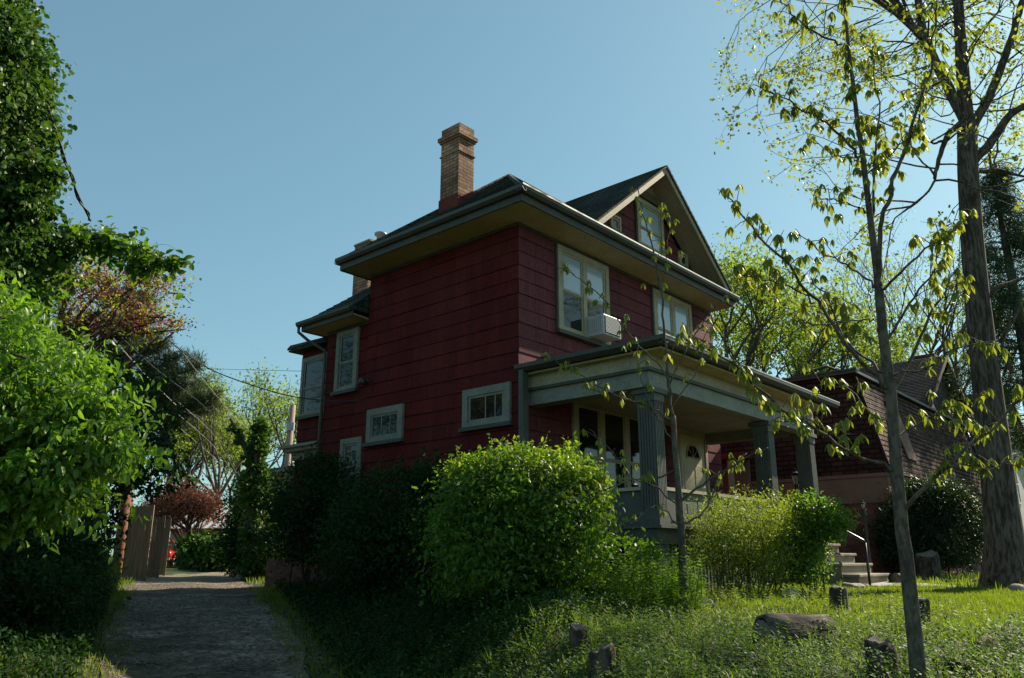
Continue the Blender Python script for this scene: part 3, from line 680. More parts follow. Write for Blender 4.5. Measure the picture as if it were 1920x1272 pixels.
# rear enclosed porch cap roof and ledge
r = MB(); r.prism([V(RX - .28, WB, 6.42), V(RX - .28, RY + .25, 6.42), V(RX - .24, RY + .2, 6.5), V(RX + 1.2, RY - .5, 6.9), V(RX + 1.2, WB, 6.9)], (0, 0, .05)); r.box(RX - .26, 6.2, WB, RY + .22, 6.38, 6.42); r.build('rear_porch_roof', M['roof'], house)
r = MB(); r.box(RX - .22, RX, WB, RY + .2, 3.98, 4.06); r.box(RX - .3, RX, WB, RY + .28, 4.06, 4.12); r.box(RX - .08, RX, WB, RY + .05, 3.8, 3.98); r.build('ledge', M['frame_grey'], house)

# chimneys
def chimney(name, x0, x1, y0, y1, zb, zt, parent, bands, cap, fl_=True, label=None):
    c = MB(); c.box(x0, x1, y0, y1, zb, zt)
    for z, h, o in bands: c.box(x0 - o, x1 + o, y0 - o, y1 + o, z, z + h)
    ob = c.build(name, M['brick'], parent, label)
    if cap: c2 = MB(); c2.box(x0 - .02, x1 + .02, y0 - .02, y1 + .02, zt, zt + .05); c2.build('chimney_cap', M['concrete'], ob)
    return ob
ch = chimney('chimney', .62, 1.07, 2.2, 2.75, 8.3, 10.62, house, [(10.28, .12, .03), (10.33, .09, .06), (9.95, .03, .025)], False, label='tall tan brick chimney with a corbelled top')
c = MB(); c.box(.60, 1.09, 2.18, 2.77, 8.2, 8.95); c.prism([V(.605, 2.18, 8.9), V(1.085, 2.18, 8.9), V(1.085, 2.18, 9.15)], (0, -.01, 0)); c.build('flashing', M['flash'], ch)
# low rear chimney with a metal pot
c2 = chimney('chimney', 1.5, 2.15, 6.25, 6.85, 6.3, 9.3, house, [(9.0, .14, .04)], True, label='short rear chimney with a metal flue cap')
p = MB(); p.lathe(V(1.95, 6.4, 9.34), [(.1, 0), (.1, .28), (.16, .29), (.16, .34), (.03, .38)], 12); p.build('flue', M['metal'], c2)
p = MB(); p.lathe(V(1.3, 5.6, 7.2), [(.03, 0), (.03, .8)], 8); p.build('vent_pipe', M['white'], house)

# ------------- porch
PX0, PX1, PY = .22, 6.62, -2.42
FLZ = 2.08
p = MB(); p.box(PX0 - .05, PX1 + .05, PY - .12, -.02, FLZ - .04, FLZ); p.box(PX0, PX1, PY - .02, -.03, FLZ - .26, FLZ - .04); p.build('porch_floor', M['column'], house)
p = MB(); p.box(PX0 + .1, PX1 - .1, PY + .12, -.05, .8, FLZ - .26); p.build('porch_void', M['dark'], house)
p = MB()
for i in range(60):
    x = PX0 + .05 + i * .105
    if x < PX1 - .3: p.box(x, x + .045, PY + .04, PY + .06, .9, FLZ - .26)
for i in range(22):
    y = PY + .1 + i * .105; p.box(PX0 + .02, PX0 + .04, y, y + .045, .9, FLZ - .26)
for x in (PX0, 4.3, PX1 - .3): p.box(x, x + .34, PY, PY + .34, .8, FLZ - .26)
p.build('porch_skirt', M['column'], house)
# beam, moulding, frieze, soffit, ceiling
def ring(mb, z0, z1, o, t=.12, xr=PX1):
    mb.box(PX0 - o, xr + o, PY - o, PY - o + t, z0, z1); mb.box(PX0 - o, PX0 - o + t, PY - o + t, -.03, z0, z1); mb.box(xr + o - t, xr + o, PY - o + t, -.03, z0, z1)
p = MB(); ring(p, 4.12, 4.36, 0, .28); p.build('porch_beam', M['frame_grey'], house)
p = MB(); ring(p, 4.36, 4.41, .05, .3); p.build('porch_moulding', M['grey_trim'], house)
p = MB(); ring(p, 4.41, 4.62, .01, .28); p.build('porch_frieze', M['trim'], house)
p = MB(); p.box(PX0 - .15, PX1 + .14, PY - .32, -.03, 4.62, 4.65); p.build('porch_soffit', M['soffit'], house)
p = MB(); p.box(PX0 + .28, PX1 - .28, PY + .28, -.03, 4.34, 4.37); p.build('porch_ceiling', M['trim'], house)
p = MB(); px0, px1, py0 = PX0 - .17, PX1 + .16, PY - .34
p.box(px0 - .03, px1 + .03, py0 - .03, -.03, 4.655, 4.76)
e = [V(px0 - .04, py0 - .04, 4.78), V(px1 + .04, py0 - .04, 4.78), V(px1 + .04, -.03, 4.78), V(px0 - .04, -.03, 4.78)]; tp = [V(px0 + 1.5, -.03, 5.2), V(px1 - 1.5, -.03, 5.2)]
p.add([e[0], e[1], tp[1], tp[0]], [(0, 1, 2, 3)]); p.add([e[3], e[0], tp[0]], [(0, 1, 2)]); p.add([e[1], e[2], tp[1]], [(0, 1, 2)]); p.add(e, [(0, 3, 2, 1)])
p.build('porch_roof', M['roof'], house)
g = MB(); gutter(g, (px0 - .03, py0 - .14, 4.66), (px0 - .03, 0.02, 4.66), (-1, 0, 0), .12); gutter(g, (px0 - .14, py0 - .03, 4.661), (px1 + .15, py0 - .03, 4.661), (0, -1, 0), .12); g.build('porch_gutter', M['gutter'], house)
d_ = MB(); d_.box(px0 - .13, px1 + .14, py0 - .153, py0 - .145, 4.765, 4.785); d_.build('porch_drip_edge', M['drip'], house)
dp = MB(); dp.box(-.02 - .05, .07, -.16, -.06, 1.5, 4.7); dp.build('corner_downspout', M['column'], house)
# house number
def text(body, size, m, parent, mtx, name='house_number', ext=.004):
    c = bpy.data.curves.new(name, 'FONT'); c.body = body; c.size = size; c.extrude = ext; c.align_x = 'CENTER'; c.materials.append(m)
    t = bpy.data.objects.new(name, c); COL.objects.link(t)
    dg = bpy.context.evaluated_depsgraph_get(); me = bpy.data.meshes.new_from_object(t.evaluated_get(dg)); bpy.data.objects.remove(t)
    o = bpy.data.objects.new(name, me); COL.objects.link(o); o.parent = parent; o.matrix_local = mtx; return o
text('357', .13, M['black_metal'], house, Matrix.Translation((5.62, PY - .008, 4.19)) @ Matrix.Rotation(R(90), 4, 'X'))
def column(x, y):
    c = MB(); w, dpt = .27, .31; zb, zt = FLZ, 4.12
    c.box(x + .015, x + w - .015, y + .015, y + dpt - .015, zb, zt)
    nf = 6
    for i in range(nf):     # flutes: raised ribs on every face
        for a in (0, 1):
            s0 = x + .012 + (w - .024) * (i + .2) / nf; s1 = x + .012 + (w - .024) * (i + .8) / nf; yy = (y, y + .016) if a == 0 else (y + dpt - .016, y + dpt)
            c.box(s0, s1, yy[0], yy[1], zb + .22, zt - .2)
            s0 = y + .012 + (dpt - .024) * (i + .2) / nf; s1 = y + .012 + (dpt - .024) * (i + .8) / nf; xx = (x, x + .016) if a == 0 else (x + w - .016, x + w)
            c.box(xx[0], xx[1], s0, s1, zb + .22, zt - .2)
    o = c.build('porch_column', M['column'], house)
    k = MB(); k.box(x - .012, x + w + .012, y - .012, y + dpt + .012, zt - .2, zt - .08); k.box(x - .05, x + w + .05, y - .05, y + dpt + .05, zt - .08, zt - .005); k.build('capital', M['column'], o)
    k = MB(); k.box(x - .012, x + w + .012, y - .012, y + dpt + .012, zb + .002, zb + .22); k.build('plinth', M['column'], o)
for x in (.33, 4.32, 6.3): column(x, PY + .0)
# half wall with cap
def halfwall(x0, x1, y0, y1, front):
    b = MB(); b.box(x0, x1, y0, y1, FLZ + .005, 2.6)
    if front:
        n = int((x1 - x0) / .32)
        for i in range(n): s = x0 + (x1 - x0) * i / n; b.box(s + .015, s + (x1 - x0) / n - .015, y0 - .012, y0, FLZ + .08, 2.5)
    o = b.build('half_wall', M['column'], house)
    c = MB(); c.box(x0 - (0 if front else .05), x1 + (0 if front else .05), y0 - (.05 if front else 0), y1 + (.05 if front else 0), 2.6, 2.65); c.build('rail_cap', M['concrete'] if False else M['trim'], o)
halfwall(.605, 4.315, PY + .09, PY + .2, True)
halfwall(.40, .52, PY + .315, -.03, False)
halfwall(PX1 - .2, PX1 - .08, PY + .315, -.03, False)
# red pole behind the middle column
p = MB(); p.tube([V(4.95, -1.9, FLZ), V(4.95, -1.9, 4.34)], .04, 10); p.build('red_pole', M['redpaint'], house)
# wall lamp on the side and small fittings
lw = thing('wall_lamp', 'small round dark security lamp fixed to the side wall of the red house', 'lamp', hw(-.0, 4.1, 5.12), HA)
q = MB(); q.lathe(V(0, 0, 0), [(.05, -.04), (.06, 0), (.05, .05)], 12); q.tube([V(-.0, 0, .02), V(-.12, 0, .0)], .03, 8); q.build('mount', M['black_metal'], lw)
q = MB(); q.lathe(V(-.15, 0, -.08), [(.02, .14), (.06, .1), (.085, 0)], 12); q.build('lamp_head', M['gutter'], lw)

# air conditioner
ac = thing('air_conditioner', 'white window air conditioner set in the right half of the upper double window', 'air conditioner', hw(2.27, -.02, 5.7), HA)
q = MB(); q.box(-.30, .28, -.40, .02, .0, .40); bo = q.build('casing', M['white'], ac); bevel(bo, .015)
q = MB()
for i in range(12): q.box(-.25, .23, -.412, -.402, .05 + i * .026, .05 + i * .026 + .014)
q.build('grille', M['acgrille'], ac)
q = MB(); q.box(-.27, .25, -.404, -.4005, .03, .37); q.build('grille_back', M['interior'], ac)
q = MB()
for i in range(7): q.box(-.304, -.3, -.34 + i * .045, -.34 + i * .045 + .02, .06, .34)
q.build('side_vent', M['acgrille'], ac)

# front steps
st = thing('front_steps', 'weathered concrete steps leading up to the porch of the red house', 'steps', hw(5.4, -2.6, 1.1), HA)
NST = 5
for i in range(NST):
    z = FLZ - .18 * (i + 1); y1 = PY - .12 - .28 * i; y0 = y1 - .30
    xa, xb = (4.66, 6.28)
    if i == NST - 1: xb += .25
    q = MB(); q.box(xa - 5.4, xb - 5.4, y0 + 2.6, y1 + 2.6, z - .05 - 1.1, z - 1.1); o = q.build('tread', M['concrete'], st); bevel(o, .012)
    q = MB(); q.box(xa + .04 - 5.4, xb - .04 - 5.4, y0 + .035 + 2.6, y1 + .035 + 2.6 - .002, .7 - 1.1, z - .052 - 1.1); q.build('riser', M['stonestep'], st)
hr = thing('handrail', 'black iron pipe handrail beside the concrete front steps', 'handrail', hw(4.6, -3.6, 1.1), HA)
q = MB(); b0 = V(0, -.25, -.1); t0 = V(0, -.25, .78)
q.tube([b0, t0], .022, 8); q.build('post', M['black_metal'], hr)
q = MB(); q.tube([V(0, 1.15, 1.62), V(0, -.22, .82), t0], .024, 8); q.build('rail', M['black_metal'], hr)

# lantern posts
def lantern(label, pos, h, grp, gs=1.):
    t = thing('post_lantern', label, 'lantern', pos, 0, grp)
    q = MB(); q.lathe(V(0, 0, 0), [(.05, 0), (.03, .05), (.025, .1), (.025, h - .25), (.05, h - .2), (.03, h - .15), (.06, h - .1)], 10); q.build('post', M['black_metal'], t)
    q = MB(); q.lathe(V(0, 0, h - .1), [(.055 * gs, 0), (.085 * gs, .18 * gs)], 6, False); q.build('glass', M['lampglass'], t)
    q = MB(); q.lathe(V(0, 0, h - .1 + .18 * gs), [(.11 * gs, 0), (.07 * gs, .06 * gs), (.03 * gs, .09 * gs), (.015, .15 * gs), (.0, .17 * gs)], 6, False)
    for j in range(6): a = j * math.pi / 3; q.tube([V(.056 * gs * math.cos(a), .056 * gs * math.sin(a), h - .1), V(.087 * gs * math.cos(a), .087 * gs * math.sin(a), h - .1 + .18 * gs)], .006, 4)
    q.build('lantern_top', M['black_metal'], t)
a_ = at(1497, 950, 16.5); lantern('black post lantern with frosted glass seen between the porch columns', (a_.x, a_.y, 1.1), 2.1, 'lantern posts')
a_ = at(1634, 1080, 15.5); a2_ = at(1634, 935, 15.5); lantern('thin black lamp post in front of the brick base beside the yew bush', (a_.x, a_.y, 1.1), a2_.z - 1.2, 'lantern posts', .5)
# ------------------------------------------------------------------ neighbouring buildings
nb = thing('neighbour_house', 'brick and salmon stucco house with steep maroon shingled upper floor right of the porch', 'house', (HX, HY, 0), HA)
NX, NY = 10.0, -2.75
q = MB(); q.box(NX, 22, NY, 9, .5, 2.9); q.build('brick_base', M['dbrick'], nb)
q = MB(); q.box(NX - .02, 22, NY - .02, 9, 2.9, 3.5); q.box(NX - .05, 22, NY - .05, 9, 3.5, 3.58); q.build('stucco_band', M['stucco'], nb)
# steep shingled upper storey; left face nearly upright, front face leaning back
tz, bz = 6.05, 3.58
q = MB()
b_ = [V(NX - .05, NY - .1, bz), V(21.5, NY - .1, bz), V(21.5, 9, bz), V(NX - .05, 9, bz)]
t_ = [V(NX + .05, NY + .5, tz), V(20.9, NY + .5, tz), V(20.6, 9, tz), V(NX + .05, 9, tz)]
q.add([b_[3], b_[0], t_[0], t_[3]], [(0, 1, 2, 3)]); q.build('side_shingles', M['mansard_dark'], nb)
q = MB(); slopeface(q, [b_[0], b_[1], t_[1], t_[0]]); q.add([b_[1], b_[2], t_[2], t_[1]], [(0, 1, 2, 3)]); q.build('front_shingles', M['mansard'], nb)
q = MB(); q.box(NX - .08, 20.7, NY + .38, 9, tz, tz + .07); q.box(NX - .1, NX + .1, NY + .36, 9, tz + .07, tz + .12); q.build('roof_cap', M['gutter'], nb)
q = MB(); q.tube([b_[0] + V(-.02, -.03, -.5), b_[0] + V(-.02, -.03, 0), t_[0] + V(-.02, -.03, 0)], .035, 6); q.build('downspout', M['mansard_dark'], nb)
q = MB(); q.tube([b_[1] + V(-.02, -.05, 0), t_[1] + V(-.02, -.03, 0)], .06, 6); q.build('downspout', M['black_metal'], nb)
q = MB(); q.lathe(V(NX + .9, 2.2, tz), [(.12, 0), (.12, .55), (.17, .57), (.17, .68), (.02, .7)], 12); q.build('vent_pipe', M['gutter'], nb)
# things seen through the open end of the porch: stucco wall, white framed window, posts and a beam
q = MB(); q.box(NX - .12, NX - .02, .6, 6.5, 1.2, 4.15); q.build('stucco_wall', M['stucco'], nb)
q = MB(); q.box(NX - .16, NX - .12, 1.5, 1.6, 1.8, 3.9); q.box(NX - .16, NX - .12, 3.0, 3.1, 1.8, 3.9); q.box(NX - .16, NX - .12, 1.5, 3.1, 3.9, 4.0); wf_ = q.build('window', M['trim'], nb)
q = MB(); q.box(NX - .14, NX - .121, 1.6, 2.25, 1.9, 3.85); q.box(NX - .14, NX - .121, 2.35, 3.0, 1.9, 3.85); q.build('pane', M['blind'], wf_)
q = MB(); q.box(NX - .15, NX - .12, .95, 1.4, 2.2, 3.3); w2_ = q.build('window', M['white'], nb)
q = MB(); q.box(NX - .16, NX - .15, 1.0, 1.35, 2.28, 3.22); q.build('pane', M['blind'], w2_)
for y in (4.2, .9):
    q = MB(); q.box(NX - .5, NX - .38, y, y + .12, 1.2, 4.15); q.build('post', M['trim'], nb)
q = MB(); q.box(NX - .6, NX - .12, .5, 6.5, 4.15, 4.3); q.build('awning_beam', M['flash'], nb)
# blocked doorway panel in the front shingles
q = MB(); q.prism([V(NX + 1.9, NY + .0, bz + .5), V(NX + 2.7, NY + .0, bz + .5), V(NX + 2.7, NY + .37, tz - .4), V(NX + 1.9, NY + .37, tz - .4)], (0, -.03, 0)); q.build('boarded_panel', M['stucco'], nb)

def gable_house(name, label, px, py_base, Y, wid, dep_, hz, rz, rot, wall, roofm, wins, chim=None, zb=1.0):
    p = at(px, py_base, Y); t = thing(name, label, 'house', (p.x, Y, zb), rot)
    q = MB(); q.box(0, wid, 0, dep_, -.5, hz); q.prism([V(0, 0, hz), V(wid, 0, hz), V(wid / 2, 0, rz - .05)], (0, .2, 0)); q.prism([V(0, dep_ - .2, hz), V(wid, dep_ - .2, hz), V(wid / 2, dep_ - .2, rz - .05)], (0, .2, 0)); q.build('wall', wall, t)
    q = MB()
    sl = (rz - hz) / (wid / 2); e = .4
    slopeface(q, [V(-e, -e, hz - e * sl), V(-e, dep_ + e, hz - e * sl), V(wid / 2, dep_ + e, rz), V(wid / 2, -e, rz)])
    slopeface(q, [V(wid + e, -e, hz - e * sl), V(wid + e, dep_ + e, hz - e * sl), V(wid / 2, dep_ + e, rz), V(wid / 2, -e, rz)])
    rf = q.build('roof', roofm, t)
    q = MB()
    for s in (-1, 1):
        xx = wid / 2 + s * (wid / 2 + e); q.prism([V(wid / 2, -e - .03, rz), V(xx, -e - .03, hz - e * sl), V(xx, -e - .03, hz - e * sl - .2), V(wid / 2, -e - .03, rz - .2)], (0, .03, 0))
    q.build('rake_board', M['white'] if wall is M['creamwall'] else M['darkwall'], t)
    for (fc, a0, a1, z0, z1) in wins:
        fr = {'f': (V(0, 0, 0), V(1, 0, 0), V(0, -1, 0)), 'l': (V(0, 0, 0), V(0, 1, 0), V(-1, 0, 0))}[fc]
        w = MB(); fb(w, fr, a0, a1, z1 - .1, z1, 0, .05); fb(w, fr, a0, a1, z0, z0 + .1, 0, .05); fb(w, fr, a0, a0 + .1, z0, z1, 0, .049); fb(w, fr, a1 - .1, a1, z0, z1, 0, .049); fb(w, fr, a0, a1, (z0 + z1) / 2 - .03, (z0 + z1) / 2 + .03, 0, .048)
        o = w.build('window', M['white'], t); w = MB(); fb(w, fr, a0 + .05, a1 - .05, z0 + .05, z1 - .05, 0, .02); w.build('pane', M['blind'], o)
    if chim:
        q = MB(); q.box(chim[0], chim[0] + .8, chim[1], chim[1] + .8, hz, chim[2]); q.box(chim[0] - .05, chim[0] + .85, chim[1] - .05, chim[1] + .85, chim[2], chim[2] + .12); q.build('chimney', M['dbrick'], rf)
    return t
M['darkwall'] = mottled('dark_brown_boards', (.06, .05, .045), (.10, .08, .07), 2)
M['creamwall'] = mottled('pale_cream_boards', (.45, .42, .36), (.55, .52, .45), 2)
gable_house('dark_house', 'dark shingled house with white windows and chimney behind the big tree trunk', 1740, 1000, 27, 9, 9, 5.3, 8.4, HA - R(90) + R(90), M['darkwall'], M['darkroof'], [('f', .6, 1.4, 2.9, 5.0), ('f', 3, 3.8, 2.9, 5.0), ('f', .6, 1.4, .4, 2.2), ('l', 1, 1.8, 2.9, 4.9)], (6.5, .5, 8.9))
gable_house('pale_house', 'pale boarded house at the right edge beyond the big tree trunk', 1885, 1000, 33, 8, 9, 5.2, 8.2, HA, M['creamwall'], M['darkroof'], [('f', 1, 1.9, 3, 4.8), ('f', 3.5, 4.4, 3, 4.8), ('f', 1, 1.9, .5, 2.4), ('l', 1, 1.9, 3, 4.8)])

# low salmon brick outbuilding behind the hedge
p = at(522, 1000, 30); sb = thing('brick_outbuilding', 'low salmon brick outbuilding with a flat dark cap behind the side hedge', 'outbuilding', (p.x, 30, 1), HA + R(3))
q = MB(); q.box(0, 6, -4.6, 3, -.4, 3.8); q.build('wall', M['stucco'], sb)
q = MB(); q.box(-.1, 6.1, -4.7, 3.1, 3.8, 3.98); q.build('roof_cap', M['gutter'], sb)
q = MB(); fb(q, (V(0, 0, 0), V(0, 1, 0), V(-1, 0, 0)), -2.4, -.9, 2.5, 3.4, 0, .05); o = q.build('window', M['trim'], sb)
q = MB(); fb(q, (V(0, 0, 0), V(0, 1, 0), V(-1, 0, 0)), -2.28, -1.7, 2.6, 3.3, 0, .06); fb(q, (V(0, 0, 0), V(0, 1, 0), V(-1, 0, 0)), -1.6, -1.02, 2.6, 3.3, 0, .06); q.build('pane', M['blind'], o)

# garage at the end of the alley
p = at(312, 1065, 54); ga = thing('garage', 'tan boarded garage with a pale ribbed metal roof at the end of the alley', 'garage', (p.x, 54, .95), R(-4))
q = MB(); q.box(0, 8.5, 0, 6, -.3, 2.65); q.build('wall', M['tan'], ga)
q = MB(); q.prism([V(-.6, -.5, 2.6), V(9.2, -.5, 2.6), V(8.6, 3, 4.1), V(.6, 3, 4.1)], (0, 0, .06)); q.prism([V(.6, 3, 4.1), V(8.6, 3, 4.1), V(9.2, 6.5, 2.6), V(-.6, 6.5, 2.6)], (0, 0, .06)); q.build('roof', M['tinroof'], ga)
q = MB(); q.box(-.6, 9.2, -.56, -.5, 2.45, 2.66); q.build('gutter', M['flash'], ga)
q = MB(); q.box(2.3, 2.4, -.04, 0, 0, 2.4); q.box(3.3, 3.4, -.04, 0, 0, 2.4); q.box(2.3, 3.4, -.04, 0, 2.4, 2.5); o = q.build('door_frame', M['white'], ga)
q = MB(); q.box(2.4, 3.3, -.02, 0, 0, 2.4); q.build('door', M['dark'], ga)
q = MB(); q.box(3.6, 6.2, -.05, 0, 2.1, 2.45); q.build('slatted_vent', M['fence'], ga)

# fences on the left of the alley
def board_fence(label, px, Y, L, h, ang, n, name='fence_panel', grp='wooden fences along the left side of the alley', ragged=.04, lattice=False, side=1):
    p = at(px, 1080, Y); t = thing(name, label, 'fence', (p.x, Y, gz(p.x, Y)), ang, grp)
    q = MB(); rr = random.Random(n)
    w = L / n
    for i in range(n):
        hh = h + rr.uniform(-ragged, ragged); x = i * w
        q.prism([V(x + .0015, 0, .03), V(x + w - .0015, 0, .03), V(x + w - .0015, 0, hh - .05), V(x + w * .5, 0, hh), V(x + .0015, 0, hh - .05)], (0, .022, 0))
    q.build('boards', M['fence'], t)
    q = MB()
    for z in (.35, h * .5, h - .3): q.box(0, L, .022, .06, z, z + .09)
    q.build('rails', M['fence'], t)
    q = MB(); q.box(L, L + .1, -.03, .07, -.3, h + .03); q.build('post', M['fence'], t)
    q = MB(); q.box(-.1, 0, -.03, .07, -.3, h + .03); q.build('post', M['fence'], t)
    return t
board_fence('tall dark wooden gate panel standing nearest of the fences by the red brown post', 228, 24.5, .58, 2.2, R(12), 5, grp='wooden fences along the left side of the alley')
board_fence('weathered board fence panel just behind the tall gate panel', 271, 29, .36, 2.15, R(20), 4)
board_fence('sunlit brown fence panel farthest along beside the red car', 288, 33, .32, 2.25, R(20), 3)
p = at(214, 1100, 20.5); pp = thing('round_post', 'thick red brown round post beside the tall gate panel', 'post', (p.x, 20.5, gz(p.x, 20.5)), 0)
q = MB(); q.tube([V(0, 0, -.3), V(.01, 0, 1.2), V(.02, .01, 2.35)], [.13, .12, .115], 12); q.build('shaft', M['pole_post'], pp)
q = MB(); q.tube([V(.02, .01, 2.35), V(.02, .01, 2.38)], [.118, .09], 12); q.build('cut_top', M['stumpcut'], pp)
p = at(196, 1090, 22); p2 = thing('wire_fence_post', 'thin pale fence post left of the thick red brown post', 'post', (p.x, 22, gz(p.x, 22)), 0)
q = MB(); q.tube([V(0, 0, -.2), V(0, 0, 1.9)], .03, 8); q.tube([V(.12, .05, -.2), V(.12, .05, 1.85)], .015, 6); q.build('shaft', M['metal'], p2)
q = MB(); q.lathe(V(0, 0, 1.9), [(.035, 0), (.035, .03), (.0, .06)], 8); q.build('cap', M['metal'], p2)

# red car parked at the end
p = at(291, 1068, 50); car = thing('red_car', 'red hatchback parked behind the far end of the wooden fence', 'car', (p.x, 50, gz(p.x, 50)), R(14))
def hull(secs, m, name, parent, sub=2):
    me = bpy.data.meshes.new(name); vs = []; fs = []; k = len(secs[0])
    for s_ in secs: vs += s_
    for i in range(len(secs) - 1):
        for j in range(k): fs.append((i * k + j, i * k + (j + 1) % k, (i + 1) * k + (j + 1) % k, (i + 1) * k + j))
    fs += [tuple(range(k))[::-1], tuple((len(secs) - 1) * k + j for j in range(k))]
    me.from_pydata(vs, [], fs); me.polygons.foreach_set('use_smooth', [True] * len(fs)); me.materials.append(m)
    o = bpy.data.objects.new(name, me); COL.objects.link(o); o.parent = parent
    if sub: md = o.modifiers.new('s', 'SUBSURF'); md.levels = sub; md.render_levels = sub
    return o
def csec(y, w, z0, z1): return [(-w, y, z0), (-w * 1.02, y, z0 + .25), (-w * .98, y, z1 - .05), (-w * .8, y, z1), (w * .8, y, z1), (w * .98, y, z1 - .05), (w * 1.02, y, z0 + .25), (w, y, z0)]
hull([csec(0, .7, .35, .8), csec(.08, .82, .28, .95), csec(.5, .86, .25, .98), csec(2, .88, .24, .97), csec(3.4, .86, .25, .92), csec(4.1, .78, .3, .75), csec(4.2, .6, .4, .65)], M['car'], 'body', car)
hull([csec(.15, .7, .9, 1.0), csec(.35, .66, .9, 1.36), csec(.9, .66, .9, 1.46), csec(2.2, .66, .9, 1.45), csec(3.1, .7, .9, 1.0)], M['glass'], 'windows', car)
hull([csec(.42, .6, 1.36, 1.44), csec(.9, .62, 1.4, 1.49), csec(2.1, .62, 1.4, 1.48), csec(2.4, .6, 1.36, 1.42)], M['car'], 'roof', car)
for sx in (-.8, .8):
    for y in (.75, 3.35):
        q = MB(); q.tube([V(sx - .1, y, .31), V(sx + .1, y, .31)], .31, 18, smooth=False); wl = q.build('wheel', M['rubber'], car)
        q = MB(); q.tube([V(sx - .11, y, .31), V(sx + .11, y, .31)], .18, 12, smooth=False); q.build('rim', M['metal'], wl)
M['taillight'] = mat('red_lens', (.5, .02, .02), .2, .6)
for sx in (-.68, .52): q = MB(); q.box(sx, sx + .16, -.03, .02, .62, .86); q.build('tail_light', M['taillight'], car)
q = MB(); q.box(-.75, .75, -.06, .02, .38, .52); q.build('bumper', M['white'], car)
q = MB(); q.box(-.55, .55, .17, .24, 1.0, 1.3); q.build('rear_window', M['glass'], car)

# utility pole
p = at(537, 870, 34); top = at(541, 760, 34); up_ = thing('utility_pole', 'weathered wooden utility pole rising behind the low brick outbuilding', 'utility pole', (p.x, 34, 1.0), 0)
hgt = top.z - 1.0
q = MB(); q.tube([V(0, 0, -.5), V(.02, 0, hgt * .5), V(.1, 0, hgt)], [.17, .15, .12], 12); q.build('shaft', M['poleW'], up_)
q = MB(); q.box(-.06, .26, -.22, -.1, hgt - 1.15, hgt - .8); q.build('transformer_box', M['metal'], up_)
q = MB(); q.lathe(V(.1, 0, hgt), [(.03, 0), (.05, .05), (.02, .12)], 8); q.build('insulator', M['metal'], up_)

# cables
def cable(label, pts, r=.012, m='wire', twist=False, name='cable', grp='overhead cables'):
    P = [at(*p) for p in pts]; o0 = P[0]
    # smooth through the points
    Q = []
    for i in range(len(P) - 1):
        a, b, c, d = P[max(i - 1, 0)], P[i], P[i + 1], P[min(i + 2, len(P) - 1)]
        for k in range(8):
            t = k / 8; Q.append(.5 * ((2 * b) + (-a + c) * t + (2 * a - 5 * b + 4 * c - d) * t * t + (-a + 3 * b - 3 * c + d) * t ** 3))
    Q.append(P[-1]); q = MB()
    q.tube([v - o0 for v in Q], r, 5)
    if twist:
        T = [v - o0 + V(math.cos(i * .9) * r * 2.2, 0, math.sin(i * .9) * r * 2.2) for i, v in enumerate(Q)]; q.tube(T, r, 5)
    ob = q.build(name, M[m], None); ob.location = o0; tag(ob, label, 'cable', grp); return ob
cable('twisted cable hanging from the ivy covered column down into the leaves', [(86, 190, 8.5), (110, 260, 9), (140, 350, 9.5), (170, 415, 10)], .013, twist=True)
cable('dark service cable sagging from the pine to the side wall lamp', [(250, 560, 15), (310, 632, 15.5), (380, 685, 15.9), (450, 715, 16), (540, 742, 16.1), (620, 752, 16.2), (688, 752, 15.9)], .012)
cable('thin straight cable passing just under the second floor side window', [(330, 690, 24), (470, 694, 21), (688, 699, 15.9)], .006)
cable('straight cable running down steeply through the redbud branches', [(40, 430, 12), (150, 560, 14), (260, 690, 17), (330, 760, 20)], .009, 'wire_pale')
cable('cable crossing the redbud beside the steeper one', [(100, 490, 12), (180, 585, 14), (290, 690, 18), (380, 760, 22), (470, 850, 28), (505, 890, 30)], .009)
cable('pale cable dropping toward the bare trees at the alley end', [(330, 645, 18), (400, 735, 22), (460, 800, 26), (545, 850, 33)], .007, 'wire_pale')
for i, (n_, a, b) in enumerate((('upper', 845, 906), ('middle', 860, 912), ('lowest', 875, 918))):
    cable(n_ + ' of three pale lines fanning over the red maple toward the ivy', [(335, a - 90 + i * 8, 22), (400, a - 30 + i * 6, 26), (450, b - 12, 29), (486, b - 4 - i * 2, 31)], .006, 'wire_pale')
cable('thin line from the utility pole top toward the house', [(541, 765, 34), (490, 800, 30), (420, 795, 26), (340, 770, 24)], .008)
# ------------------------------------------------------------------ trees and shrubs
def Q(px, py, Y): return at(px, py, Y)
def blob(px0, px1, py0, py1, Y, ry=None):
    a = at(px0, (py0 + py1) / 2, Y); b = at(px1, (py0 + py1) / 2, Y); t = at((px0 + px1) / 2, py0, Y); u = at((px0 + px1) / 2, py1, Y)
    rx = (b.x - a.x) / 2; rz = (t.z - u.z) / 2
    return (((a.x + b.x) / 2, Y, (t.z + u.z) / 2), (rx, ry or rx, rz))
def limb_path(mb, pts, r0, r1, k=6, wig=.0, sd=1):
    P = [Vector(p) for p in pts]; q = []; rr = random.Random(sd)
    for i in range(len(P) - 1):
        a, b, c, d = P[max(i - 1, 0)], P[i], P[i + 1], P[min(i + 2, len(P) - 1)]
        for j in range(5):
            t = j / 5; v = .5 * ((2 * b) + (-a + c) * t + (2 * a - 5 * b + 4 * c - d) * t * t + (-a + 3 * b - 3 * c + d) * t ** 3)
            q.append(v + V(rr.gauss(0, wig), rr.gauss(0, wig), rr.gauss(0, wig)))
    q.append(P[-1]); n = len(q); mb.tube(q, [r0 + (r1 - r0) * i / (n - 1) for i in range(n)], k); return q
